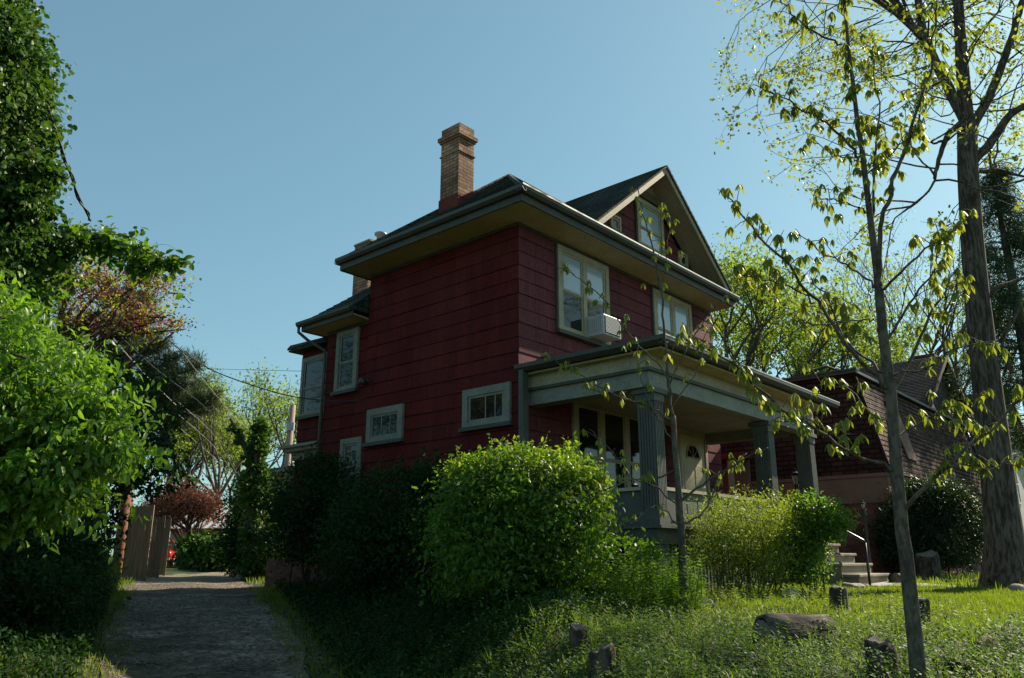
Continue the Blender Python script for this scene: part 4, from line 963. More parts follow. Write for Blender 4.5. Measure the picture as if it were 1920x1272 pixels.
def shrub(name, label, cat, blobs, n, L, lm, base, stems=9, per=40, spread=.13, shell=.72, asp=.5, bark_='bark', grp=None, zmin=None, seed=1, sr=.02, droop=.25, out_w=.5, **kw):
    t = thing(name, label, cat, base, 0, grp); b0 = Vector(base); rr = random.Random(seed)
    bl = [((c[0] - b0.x, c[1] - b0.y, c[2] - b0.z), r) for c, r in blobs]
    foliage('foliage', bl, n, L, M[lm], t, per, spread, shell, asp, droop, (zmin - b0.z) if zmin is not None else None, out_w, **kw)
    q = MB()
    for i in range(stems):
        c, r = bl[rr.randrange(len(bl))]; a = rr.uniform(0, 6.28)
        s0 = V(rr.gauss(0, .25) * r[0] + c[0] * .6, rr.gauss(0, .2) * r[1] + c[1] * .6, -.1)
        e = V(c[0] + math.cos(a) * r[0] * rr.uniform(.2, .8), c[1] + math.sin(a) * r[1] * rr.uniform(.2, .8), c[2] + r[2] * rr.uniform(.1, .9))
        limb_path(q, [s0, s0.lerp(e, .45) + V(rr.gauss(0, .1), rr.gauss(0, .1), .1), e], sr, sr * .35, 5)
    q.build('stems', M[bark_], t); return t
# hedge row along the side of the house, back to front
g0 = gz(.2, 10.4)
shrub('privet_bush', 'large rounded privet bush with sunlit yellow green top in front of the porch corner', 'bush',
      [blob(835, 1120, 858, 1050, 9.2, 1.0), blob(815, 1010, 930, 1130, 8.9, .9), blob(960, 1130, 900, 1120, 9.1, .9), blob(870, 1060, 1010, 1160, 8.8, .75), blob(845, 930, 864, 940, 9.3, .35), blob(1060, 1132, 872, 960, 9.1, .3)], 46000, .058, 'lf_bush', (.1, 9.2, gz(.1, 9.2)), 12, 30, .14, .72, fine=True, sprays=220, spray_len=.2, spray_dir=(.2, 0, .9))
pv = bpy.data.objects['privet_bush']
foliage('long_shoots', [((c[0] - .1, c[1] - 9.2, c[2] - gz(.1, 9.2)), r) for c, r in [blob(850, 1110, 862, 1000, 9.2, .8)]], 60, .05, M['lf_new'], pv, 20, .1, .8, .5, -.2, fine=True, sprays=70, spray_dir=(.25, -.1, 1.2), spray_len=.34)
foliage('new_growth', [((c[0] - .1, c[1] - 9.2, c[2] - gz(.1, 9.2)), r) for c, r in [blob(840, 930, 860, 915, 9.3, .5), blob(900, 1010, 856, 905, 9.2, .6), blob(985, 1085, 862, 925, 9.1, .6), blob(1050, 1130, 880, 985, 9.1, .5), blob(1000, 1100, 870, 960, 8.7, .3)]], 9000, .052, M['lf_new'], pv, 22, .13, .6, .5, -.2, fine=True, sprays=120, spray_dir=(.2, 0, 1), spray_len=.16)
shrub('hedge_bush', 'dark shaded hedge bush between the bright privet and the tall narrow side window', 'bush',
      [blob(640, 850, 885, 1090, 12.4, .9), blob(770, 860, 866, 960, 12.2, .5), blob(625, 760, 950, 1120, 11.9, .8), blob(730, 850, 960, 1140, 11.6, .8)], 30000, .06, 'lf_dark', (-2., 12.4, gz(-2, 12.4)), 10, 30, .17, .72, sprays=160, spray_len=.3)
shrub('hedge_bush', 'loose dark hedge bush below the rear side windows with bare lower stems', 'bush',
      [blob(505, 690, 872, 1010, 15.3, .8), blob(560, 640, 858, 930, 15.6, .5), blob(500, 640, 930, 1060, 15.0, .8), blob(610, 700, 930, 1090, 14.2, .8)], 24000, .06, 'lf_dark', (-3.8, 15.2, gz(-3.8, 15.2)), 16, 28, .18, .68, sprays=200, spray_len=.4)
shrub('ivy_mound', 'tall dark ivy mound at the right edge of the alley beside the hedge', 'shrub',
      [blob(425, 520, 905, 1060, 27, 1.2), blob(450, 540, 880, 1000, 28, 1.2), blob(424, 480, 950, 1075, 26.5, .8), blob(475, 550, 990, 1085, 25, .9)], 26000, .1, 'lf_dark', (-8.4, 27, 1.0), 6, 34, .2, .8)
p = at(480, 1080, 25)
t = thing('dead_tree', 'forked dead trunk wrapped in ivy rising above the hedge beside the alley', 'tree', (p.x, 25, 1.0)); b0 = V(p.x, 25, 1.0)
q = MB(); fk = [Q(480, 1070, 25), Q(478, 950, 25), Q(480, 880, 25)]; limb_path(q, [v - b0 for v in fk], .28, .18, 8)
fa = [Q(480, 880, 25), Q(485, 830, 25), Q(490, 785, 25)]; fc = [Q(480, 890, 25), Q(455, 830, 25), Q(432, 785, 25)]
limb_path(q, [v - b0 for v in fa], .14, .08); limb_path(q, [v - b0 for v in fc], .12, .05); q.build('trunk', M['bark'], t)
bl = []
for path, r_ in ((fk, .42), (fa, .25), (fc, .16)):
    for i in range(len(path) - 1):
        for s in (0, .33, .66):
            c = path[i].lerp(path[i + 1], s) - b0; bl.append(((c.x, c.y, c.z), (r_ * random.uniform(.8, 1.2), r_, r_ * 1.1)))
foliage('ivy', bl, 14000, .1, M['lf_ivy'], t, 30, .12, .7, .8)

# spirea / forsythia by the porch
shrub('forsythia_bush', 'feathery pale green forsythia bush growing in front of the porch rail', 'bush',
      [blob(1300, 1400, 950, 1060, 11.8, .7), blob(1370, 1480, 940, 1060, 11.7, .7), blob(1440, 1520, 950, 1080, 11.9, .6), blob(1310, 1500, 1010, 1115, 11.5, .6)], 26000, .04, 'lf_for', (3.2, 11.8, gz(3.2, 11.8)), 40, 22, .17, .6, .38, 'bark', zmin=1.0, seed=4, sr=.012, droop=-.3, sprays=420, spray_len=.35)
shrub('spirea_bush', 'small bright green bush partly covering the concrete steps', 'bush',
      [blob(1495, 1552, 935, 1030, 11.6, .35), blob(1530, 1584, 950, 1010, 11.4, .28), blob(1480, 1540, 980, 1100, 11.5, .35)], 9000, .05, 'lf_bush', (4.2, 11.6, gz(4.2, 11.6)), 14, 24, .14, .65, .5, seed=9, sr=.01, fine=True, sprays=70, spray_len=.2)
shrub('yew_bush', 'big dark rounded yew bush in front of the neighbouring brick house', 'bush',
      [blob(1665, 1840, 915, 1060, 18.4, .9), blob(1690, 1800, 903, 980, 18.4, .8), blob(1660, 1740, 960, 1075, 18.3, .7)], 70000, .075, 'lf_yew', (9.5, 18.4, 1.1), 2, 40, .15, .84, .3, seed=3, droop=.1, out_w=1.0)
shrub('vine_hedge', 'low vine covered hedge in front of the tan garage', 'hedge',
      [blob(345, 400, 1008, 1065, 46, 1.2), blob(385, 440, 1005, 1070, 45, 1.2), blob(352, 380, 1008, 1045, 46, .9)], 9000, .22, 'lf_ivy', (-17, 46, 1), 6, 26, .3, .75, .7, sr=.04)
shrub('side_bush', 'small leafy bush with pale leaves left of the thick red brown post', 'bush',
      [blob(130, 196, 1010, 1105, 15.5, .7), blob(165, 205, 1050, 1110, 16.5, .5)], 5000, .09, 'lf_cover', (-8.6, 15.6, gz(-8.6, 15.6)), 8, 24, .15, .6, .6, seed=5)

# left near tree, brightly lit, over the alley edge
def tree(name, label, base, trunk, r0, r1, blobs, n, L, lm, limbs=12, grp=None, bark_='bark', seed=1, **kw):
    t = thing(name, label, 'tree', base, 0, grp); b0 = Vector(base); rr = random.Random(seed)
    q = MB(); path = limb_path(q, [Vector(v) - b0 for v in trunk], r0, r1, 10)
    for i in range(limbs):
        c, r = blobs[i % len(blobs)]; c = Vector(c) - b0; a = rr.uniform(0, 6.28)
        e = c + V(math.cos(a) * r[0] * .75, math.sin(a) * r[1] * .75, rr.uniform(-.5, .7) * r[2])
        s = path[rr.randrange(int(len(path) * .35), len(path))]; m_ = s.lerp(e, .5) + V(rr.gauss(0, .15), rr.gauss(0, .15), rr.uniform(.0, .4))
        pp_ = limb_path(q, [s, m_, e], r1 * .6, r1 * .12, 5)
        for k in range(3):
            s2 = pp_[rr.randrange(4, len(pp_))]; e2 = s2 + V(rr.gauss(0, .4), rr.gauss(0, .4), rr.gauss(0, .35)) * max(r[0], .5) * .8; limb_path(q, [s2, s2.lerp(e2, .5) + V(0, 0, .08), e2], r1 * .25, r1 * .06, 4)
    q.build('trunk', M[bark_], t)
    bl = [((c[0] - b0.x, c[1] - b0.y, c[2] - b0.z), r) for c, r in blobs]
    foliage('crown', bl, n, L, M[lm], t, **kw); return t
tree('leafy_tree', 'near leafy tree with broad drooping sunlit leaves on the left edge', (-6.4, 7.6, .5), [(-6.4, 7.6, .2), (-6.1, 7.4, 2), (-4.8, 7, 3.5)], .16, .09,
     [blob(-160, 70, 590, 720, 6.8, 1.0), blob(0, 150, 640, 780, 6.8, .8), blob(-150, 130, 740, 950, 6.9, 1.0), blob(80, 215, 740, 850, 6.7, .45), blob(130, 250, 820, 875, 6.5, .25), blob(60, 160, 840, 930, 6.6, .45), blob(-80, 50, 900, 975, 6.6, .5), blob(-60, 0, 950, 1010, 6.4, .3), blob(-140, 10, 520, 620, 7.2, .6), blob(60, 120, 900, 975, 6.6, .3)],
     30000, .072, 'lf_lit', 26, seed=2, per=22, spread=.14, shell=.66, asp=.5, droop=.9, out_w=.7, fine=True, sprays=260, spray_dir=(.8, -.1, .1), spray_len=.45)
# ivy covered column top left
p0, p1 = at(0, 560, 8.6), at(20, -60, 8.6)
bl = [blob(-120, 20, -90, 60, 8.6, .7), blob(-120, 70, 30, 200, 8.6, .8), blob(-120, 78, 120, 320, 8.6, .8), blob(-120, 70, 260, 400, 8.6, .8), blob(-120, 60, 360, 520, 8.6, .7), blob(-120, 40, 480, 640, 8.6, .7), blob(40, 104, 300, 350, 8.5, .2), blob(30, 90, 345, 420, 8.5, .25)]
tree('ivy_covered_tree', 'tall tree trunk smothered in glossy ivy at the upper left edge', (-5.3, 8.6, .4), [tuple(at(-70, y_, 8.6)) for y_ in (1300, 800, 500, 250, 0, -150)], .3, .2, bl, 60000, .062, 'lf_ivy', 16, seed=3, per=26, spread=.11, shell=.78, asp=.85, droop=.8, out_w=.9, fine=True, sprays=120, spray_len=.25, spray_dir=(.7, 0, -.2))
# arching branch of broad green leaves over the redbud
tree('catalpa_tree', 'young tree whose arching branch of broad leaves crosses the sky at left', (-6.3, 9.6, .5), [(-6.3, 9.6, .2), (-6.1, 9.5, 2.5), tuple(at(30, 560, 9.5)), tuple(at(90, 450, 9.4)), tuple(at(170, 445, 9.4)), tuple(at(250, 465, 9.3)), tuple(at(320, 495, 9.3))], .09, .012,
     [blob(110, 200, 420, 490, 9.4, .35), blob(180, 262, 428, 480, 9.4, .3), blob(230, 300, 460, 520, 9.3, .25), blob(60, 130, 455, 500, 9.4, .25), blob(280, 330, 470, 512, 9.3, .15), blob(0, 120, 500, 560, 9.6, .4)], 2600, .085, 'lf_bush', 10, seed=8, per=10, spread=.15, shell=.2, asp=.7, droop=.6, fine=True, sprays=24, spray_dir=(.8, 0, .1), spray_len=.35)
# mid dark tree between
tree('shade_tree', 'dense dark green tree overhanging the left side of the alley', (-7.3, 13.6, .9), [(-7.3, 13.6, .7), (-7.2, 13.5, 2), (-7, 13.5, 4)], .16, .08,
     [blob(175, 290, 665, 760, 13.2, .9), blob(230, 325, 700, 850, 13.0, .8), blob(190, 330, 780, 900, 12.8, .8), blob(240, 345, 860, 930, 13.2, .5), blob(120, 250, 700, 960, 13.8, 1.0), blob(150, 225, 900, 1010, 14, .7), blob(225, 290, 870, 925, 15, .5), blob(60, 200, 900, 1060, 14.5, 1.0), blob(-60, 120, 880, 1080, 12.5, 1.3), ((-12.5, 13, 6), (2.6, 2.5, 4)), ((-14, 16.5, 7), (3, 2.5, 4))], 66000, .085, 'lf_dark', 20, seed=5, per=34, spread=.16, shell=.72, asp=.6, droop=.6)  # last two crown masses added out of view to darken panes and side wall
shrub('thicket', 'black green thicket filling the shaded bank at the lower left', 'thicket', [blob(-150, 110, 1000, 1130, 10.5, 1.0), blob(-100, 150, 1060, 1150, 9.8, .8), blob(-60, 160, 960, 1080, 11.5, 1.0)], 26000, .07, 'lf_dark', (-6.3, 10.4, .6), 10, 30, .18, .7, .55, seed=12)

# pine behind, with layered limbs
t = thing('pine_tree', 'tall pine with red brown trunk and needled limbs reaching toward the alley', 'tree', tuple(at(238, 1080, 27).xy) + (1.0,)); b0 = Vector(t.location)
q = MB(); tr = [at(234, 1080, 27), at(236, 850, 27), at(240, 700, 27), at(243, 540, 27), at(246, 470, 27)]; limb_path(q, [v - b0 for v in tr],   .26, .09, 10, .01)
tips = []; rr = random.Random(4)
for i, (sx, sy, ex, ey) in enumerate([(238, 700, 330, 672), (238, 715, 375, 690), (238, 722, 352, 725), (238, 745, 330, 742), (238, 765, 390, 748), (238, 775, 392, 772), (238, 800, 385, 762), (240, 660, 300, 650), (240, 640, 180, 612), (240, 620, 150, 600), (240, 600, 262, 585), (240, 580, 208, 560), (240, 690, 190, 655), (240, 650, 215, 618), (242, 610, 275, 640), (240, 720, 170, 690), (242, 560, 262, 570), (238, 790, 330, 800), (238, 740, 300, 705)]):
    a, b = at(sx, sy, 27), at(ex, ey, 27 + rr.uniform(-1.2, 1.2)); m_ = a.lerp(b, .5) - V(0, 0, .12)
    P_ = limb_path(q, [a - b0, m_ - b0, b - b0], .06, .014, 5, .015, i)
    for k in range(3, len(P_)):
        for j in range(4):
            e = P_[k] + V(rr.gauss(0, .28), rr.gauss(0, .32), abs(rr.gauss(0, .16)) + .03); limb_path(q, [P_[k], e], .014, .007, 3); tips.append((e, V(0, 0, 1))); tips.append((P_[k].lerp(e, .6), V(0, 0, 1)))
q.build('trunk', M['bark_red'], t); tip_leaves('needles', tips, 46, .22, .09, M['lf_pine'], t, .09, -.35, fold=.02)

# redbud
def branchy(name, label, base, h0, lean, trunk_r, depth, lens, leaf, per, L, spread, bark_, seed, gn=.4, up=.15, asp=.6, second=None, droop=.3, k=6, n0=3, grp=None, split=2, keep=1., crown_name='crown', shrink=.68):
    t = thing(name, label, 'tree', base, 0, grp); rr = random.Random(seed); q = MB(); tips = []
    top = V(lean[0], lean[1], h0); limb_path(q, [V(0, 0, -.2), top * .5 + V(rr.gauss(0, .03), 0, 0), top], trunk_r, trunk_r * .75, 8)
    for i in range(n0):
        a = i * 6.28 / n0 + rr.uniform(-.4, .4); d = V(math.cos(a) * .55, math.sin(a) * .55, 1).normalized() if n0 > 1 else V(0, 0, 1)
        grow(q, top.copy(), d, lens, trunk_r * .6, depth, tips, rr, split, gn, shrink, k, up)
    q.build('trunk', M[bark_], t)
    if per: tip_leaves(crown_name, tips, per, L, spread, M[leaf], t, asp, droop, keep)
    if second: tip_leaves('blossom', tips, second[1], second[2], spread * .7, M[second[0]], t, .8, .2, .6)
    return t
rb = [blob(50, 180, 440, 600, 13, .9), blob(130, 260, 470, 590, 12.8, .9), blob(220, 345, 485, 560, 12.7, .6), blob(190, 330, 550, 640, 12.8, .7), blob(60, 200, 560, 680, 13, .9), blob(300, 352, 590, 625, 12.7, .3)]
redbud = tree('redbud_tree', 'spreading redbud with pink blossom and fresh lime leaves behind the near leafy tree', (-9.2, 13.2, .9), [(-9.2, 13.2, .7), (-9., 13.1, 2.4), tuple(at(70, 700, 13)), tuple(at(120, 640, 13))], .13, .07, rb, 5200, .06, 'lf_lime', 30, seed=31, per=7, spread=.16, shell=.15, asp=.8, droop=.3)
foliage('blossom', [((c[0] + 9.2, c[1] - 13.2, c[2] - .9), r) for c, r in rb], 9000, .036, M['lf_bud'], redbud, 16, .13, .15, .8, .2)
mp = at(352, 1070, 47)
tree('red_maple_tree', 'low spreading tree with fine rusty red leaves in front of the garage roof', (mp.x, 47, .95), [(mp.x, 47, .7), (mp.x + .1, 47, 2), tuple(at(350, 980, 47))], .16, .09, [blob(280, 345, 925, 985, 47, 1.6), blob(300, 395, 903, 965, 47, 1.6), blob(350, 416, 925, 978, 46.5, 1.4), blob(262, 310, 935, 975, 47, 1.), blob(320, 400, 925, 975, 46, 1.2)], 17000, .13, 'lf_red', 34, seed=44, per=16, spread=.22, shell=.5, asp=.6, droop=.1)
# distant trees down the alley
bg = [(335, 60, 'lf_bg', 'yellow green tree standing behind the red maple', 5.2, 3.0, 26, 12), (395, 58, None, 'bare many stemmed tree behind the red maple', 5.0, 2.9, 0, 31), (455, 62, None, 'bare tree leaning right beside the ivy covered trunk', 5.0, 2.9, 0, 33), (500, 48, 'lf_bg', 'sparse yellow green tree behind the ivy covered trunk', 4.2, 2.2, 7, 14), (560, 46, 'lf_bg', 'pale green tree beyond the utility pole', 4.0, 2.3, 9, 16)]
for px, Y, lf, lab, h, ln, per, sd in bg:
    b_ = at(px, 1080, Y); branchy('background_tree', lab, (b_.x, Y, .95), h, (0, 0), .22, 4, ln, lf or 'lf_bg', per, .17, .4, 'bark', sd, .36 if lf else .24, .3, .6, n0=4, grp='trees beyond the end of the alley', shrink=.74)
for px, Y, lab, sd, hh in ((300, 70, 'broad yellow green tree far beyond the garage', 41, 5), (420, 78, 'pale spring tree far behind the bare trees', 42, 4)):
    b_ = at(px, 1080, Y); branchy('background_tree', lab, (b_.x, Y, .95), hh, (0, 0), .3, 4, 3.6, 'lf_bg', 24, .24, .6, 'bark', sd, .4, .2, .6, n0=5, grp='trees beyond the end of the alley', shrink=.72)
# trees behind the house, right
for i, (px, Y, lab, sd, hh, ln) in enumerate(((1400, 34, 'yellow green tree rising behind the right end of the red house', 51, 5, 3.4), (1500, 38, 'rounded spring green tree behind the neighbouring roof', 52, 4.5, 3.4), (1580, 42, 'pale green tree right of the other two behind the neighbouring roof', 53, 4.5, 3.2))):
    b_ = at(px, 1080, Y); branchy('background_tree', lab, (b_.x, Y, 1), hh, (0, 0), .3, 4, ln, 'lf_bg', 18, .17, .42, 'bark', sd, .4, .25, .6, n0=5, grp='trees behind the houses', shrink=.72)
b_ = at(1690, 1080, 48); branchy('background_tree', 'tall almost leafless tree between the sapling and the big trunk', (b_.x, 48, 1), 7, (0, 0), .35, 5, 4.2, 'lf_bg', 2, .16, .3, 'bark', 61, .34, .25, .6, n0=5, grp='trees behind the houses', shrink=.74)
b_ = at(1840, 1080, 44); branchy('background_tree', 'thin twiggy tree behind the big trunk near the right edge', (b_.x, 44, 1), 6, (0, 0), .3, 4, 3.8, 'lf_bg', 3, .16, .3, 'bark', 62, .34, .25, .6, n0=5, grp='trees behind the houses', shrink=.74)

# the big tree on the right
OY = 14.2
t = thing('big_tree', 'massive old tree with furrowed trunk and sparse yellow green spring leaves', 'tree', (at(1890, 1085, OY).x, OY, 1.1)); b0 = Vector(t.location)
q = MB(); W_ = lambda x, y, Y=OY: at(x, y, Y) - b0
def limb(pts, r0, r1, k=10, sd=1): return limb_path(q, [W_(*p) for p in pts], r0, r1, k, .01, sd)
q.tube([W_(1893, 1120), W_(1890, 1075), W_(1884, 1020), W_(1876, 940), W_(1862, 820), W_(1848, 700), W_(1832, 560), W_(1822, 440), W_(1815, 320), W_(1813, 230)], [.52, .40, .32, .28, .26, .24, .215, .2, .19, .18], 18)
main = limb([(1813, 235), (1806, 150), (1800, 60), (1790, -60)], .15, .09)
L1 = limb([(1812, 230), (1778, 165), (1740, 90), (1705, 40), (1650, -30)], .115, .055)
L2 = limb([(1740, 95), (1725, 30), (1715, -50)], .1, .05)
L3 = limb([(1822, 240), (1860, 170), (1890, 90), (1915, 10), (1930, -60)], .10, .05)
L4 = limb([(1826, 300), (1860, 265), (1895, 215), (1940, 190)], .10, .06)
L5 = limb([(1813, 225), (1780, 250), (1760, 300), (1752, 335)], .07, .03); L6 = limb([(1757, 310), (1750, 345), (1725, 375), (1690, 400)], .03, .012, 6)
L7 = limb([(1768, 265), (1745, 268), (1715, 255)], .03, .01, 6); L8 = limb([(1835, 560), (1870, 540), (1925, 520)], .05, .03, 6)
L9 = limb([(1898, 700), (1880, 640), (1925, 560)], .04, .03, 6); L10 = limb([(1820, 325), (1870, 320), (1930, 335)], .05, .02, 6)
tips = []; rr = random.Random(77)
for P_, n_ in ((main, 9), (L1, 13), (L2, 7), (L3, 9), (L4, 5), (L5, 4), (L6, 4), (L7, 4), (L10, 3)):
    for i in range(n_):
        s = P_[rr.randrange(3, len(P_))]; d = V(rr.gauss(0, 1), rr.gauss(0, 1), rr.uniform(-.3, 1)).normalized(); grow(q, s.copy(), d, rr.uniform(1., 1.7), .022, 2, tips, rr, 2, .4, .72, 4, .1)
for i in range(18):
    px, py = rr.uniform(1470, 1760), rr.uniform(-80, 60); s = W_(px, py, OY + rr.uniform(-2, 2)); d = V(rr.uniform(-1, .6), rr.gauss(0, .5), rr.uniform(-.5, .2)).normalized(); grow(q, s, d, rr.uniform(1., 1.6), .014, 2, tips, rr, 2, .4, .72, 4, 0)
for i in range(9):     # long limbs carrying those twigs over the frame
    a = L1[rr.randrange(10, len(L1))]; e = W_(rr.uniform(1400, 1700), rr.uniform(-120, -20), OY + rr.uniform(-1.5, 1.5)); limb_path(q, [a, a.lerp(e, .5) + V(0, 0, .4), e], .04, .015, 5)
q.build('trunk', M['bark'], t)
tip_leaves('crown', tips, 9, .085, .12, M['lf_lime'], t, .7, .4, .8)
# dark conifer at the right edge
t = thing('spruce_tree', 'dark drooping spruce branches hanging at the right edge beyond the big trunk', 'tree', (at(2000, 1085, 28).x, 28, 1.1)); b0 = Vector(t.location)
q = MB(); q.tube([V(0, 0, -.3), V(0, 0, 8), V(0, 0, 16)], [.35, .2, .05], 10); tips = []; rr = random.Random(9)
for i in range(110):
    z = rr.uniform(4.5, 15.5); a = rr.uniform(0, 6.28); ln = (17.5 - z) * .27 * rr.uniform(.7, 1.1); e = V(math.cos(a) * ln, math.sin(a) * ln, z - ln * .25); P_ = limb_path(q, [V(0, 0, z), V(math.cos(a) * ln * .5, math.sin(a) * ln * .5, z + .05), e], .03, .01, 4)
    for k in range(3, len(P_)):
        for j in range(2): e2 = P_[k] + V(rr.gauss(0, .1), rr.gauss(0, .1), -rr.uniform(.15, .7)); tips.append((e2, 0)); tips.append((P_[k].lerp(e2, .5), 0))
q.build('trunk', M['bark'], t); tip_leaves('needles', tips, 12, .26, .16, M['lf_pine'], t, .1, .8, fold=.02)

# ------------- saplings with hanging compound leaves
def whorl(mb_pts, p, rr, n=5, L=.10):
    pass
def sapling(name, label, base, limbs, lm, seed, L, cl_gap, nleaf=5, tipn=3):
    t = thing(name, label, 'tree', base, 0); b0 = Vector(base); q = MB(); rr = random.Random(seed)
    P = []; D = []; Ls = []
    for (pts, r0, r1, leafy) in limbs:
        path = limb_path(q, [at(*p) - b0 for p in pts], r0, r1, 8 if r0 > .02 else 5, .0012 if r0 > .02 else .007, seed)
        if leafy <= 0: continue
        tot = 0; last = path[0]
        st_ = len(path) * (1 - leafy)
        for i, v in enumerate(path):
            if i < st_: last = v; continue
            seg = (v - last).length; last = v; tot += seg
            while tot > cl_gap:
                tot -= cl_gap * rr.uniform(.7, 1.5)
                # short twig ending in a hanging whorl
                side = V(rr.gauss(0, 1), rr.gauss(0, 1), rr.gauss(0, .6)).normalized() * rr.uniform(.02, .16) + V(0, 0, .03)
                e = v + side; q.tube([v, v.lerp(e, .5) + V(0, 0, .01), e], [.0035, .003, .002], 4)
                for w in range(1 if rr.random() < .6 else 2):
                    c = e + V(rr.gauss(0, .02), rr.gauss(0, .02), rr.gauss(0, .01)); n = rr.randint(nleaf - 2, nleaf + 1); a0 = rr.uniform(0, 6.28)
                    for j in range(n):
                        a = a0 + j * 6.28 / n; P.append(c[:]); D.append((math.cos(a) * .55, math.sin(a) * .55, -rr.uniform(.5, 1.3))); Ls.append(L * rr.uniform(.6, 1.2))
    q.build('trunk', M['bark_fine'], t)
    P = np.array(P); D = np.array(D); Ls = np.array(Ls); Nn = D * np.array([1, 1, 0]) + np.array([0, 0, .8]); fine_leaf_obj('leaves', P, Ls, Ls * .36, D, Nn, M[lm], t, .04, .16)
    return t
sapling('buckeye_sapling', 'slender grey sapling in the right foreground splitting into upright stems with drooping leaves', (at(1725, 1290, 5.2).x, 5.2, gz(at(1725, 1290, 5.2).x, 5.2)), [
    ([(1727, 1330, 5.2), (1716, 1200, 5.2), (1700, 1060, 5.2), (1688, 960, 5.2), (1678, 840, 5.2), (1668, 720, 5.2), (1655, 620, 5.2), (1648, 540, 5.2)], .052, .032, 0),
    ([(1648, 545, 5.2), (1636, 440, 5.2), (1618, 300, 5.25), (1602, 180, 5.3), (1588, 60, 5.3), (1578, -60, 5.3)], .028, .009, .75),
    ([(1648, 545, 5.2), (1652, 440, 5.1), (1662, 380, 5.0), (1690, 300, 5.0), (1722, 200, 4.95), (1745, 120, 4.9), (1758, 10, 4.9)], .02, .006, .6),
    ([(1636, 430, 5.2), (1640, 330, 5.3), (1645, 220, 5.3), (1640, 100, 5.4)], .012, .004, .7),
    ([(1612, 298, 5.25), (1580, 255, 5.2), (1530, 220, 5.1), (1480, 190, 5.0), (1418, 160, 4.9)], .012, .003, .75),
    ([(1612, 300, 5.25), (1570, 290, 5.3), (1520, 265, 5.4)], .007, .003, .6),
    ([(1580, 85, 5.3), (1530, 60, 5.2), (1475, 20, 5.1), (1460, -20, 5.1)], .009, .003, .8),
    ([(1655, 545, 5.2), (1700, 500, 5.0), (1760, 450, 4.9), (1830, 400, 4.8)], .011, .004, .5),
    ([(1645, 540, 5.2), (1610, 510, 5.3), (1570, 490, 5.4), (1520, 455, 5.4), (1495, 435, 5.4)], .009, .003, .7),
    ([(1668, 730, 5.2), (1600, 660, 5.0), (1540, 580, 4.9), (1480, 500, 4.8), (1410, 430, 4.7), (1362, 368, 4.7)], .017, .004, .7),
    ([(1530, 570, 4.9), (1480, 535, 4.8), (1420, 525, 4.7), (1370, 500, 4.7)], .007, .003, .8),
    ([(1672, 740, 5.2), (1720, 650, 5.3), (1760, 560, 5.4), (1800, 500, 5.5)], .014, .005, .6),
    ([(1660, 700, 5.2), (1590, 640, 5.3), (1550, 560, 5.3), (1520, 520, 5.3)], .011, .004, .6),
    ([(1664, 640, 5.2), (1700, 580, 5.1), (1740, 520, 5.0), (1775, 430, 5.0)], .011, .004, .6),
    ([(1682, 880, 5.2), (1600, 850, 5.0), (1520, 800, 4.8), (1440, 745, 4.7), (1380, 690, 4.6), (1310, 650, 4.55), (1270, 640, 4.5)], .014, .003, .8),
    ([(1600, 850, 5.0), (1560, 810, 5.0), (1500, 790, 5.0), (1440, 790, 5.0)], .007, .003, .8),
    ([(1690, 960, 5.2), (1760, 890, 5.0), (1850, 810, 4.9), (1925, 740, 4.8)], .015, .006, .7),
    ([(1760, 890, 5.0), (1800, 870, 4.9), (1850, 880, 4.8), (1900, 860, 4.8)], .007, .003, .8),
    ([(1680, 820, 5.2), (1730, 790, 5.3), (1790, 760, 5.4), (1850, 740, 5.4)], .008, .003, .8),
    ([(1676, 800, 5.2), (1630, 770, 5.3), (1590, 730, 5.4), (1540, 720, 5.4)], .008, .003, .8),
    ([(1640, 600, 5.2), (1600, 600, 5.1), (1550, 610, 5.0), (1500, 600, 5.0)], .007, .003, .8),
    ([(1670, 700, 5.2), (1740, 690, 5.1), (1800, 650, 5.0), (1870, 640, 5.0)], .008, .003, .8),
    ([(1620, 330, 5.25), (1660, 300, 5.1), (1700, 260, 5.0), (1720, 230, 5.0)], .007, .003, .7),
    ([(1630, 400, 5.25), (1590, 380, 5.2), (1550, 375, 5.1), (1535, 365, 5.1)], .006, .003, .8)],
    'lf_sap', 5, .085, .037)
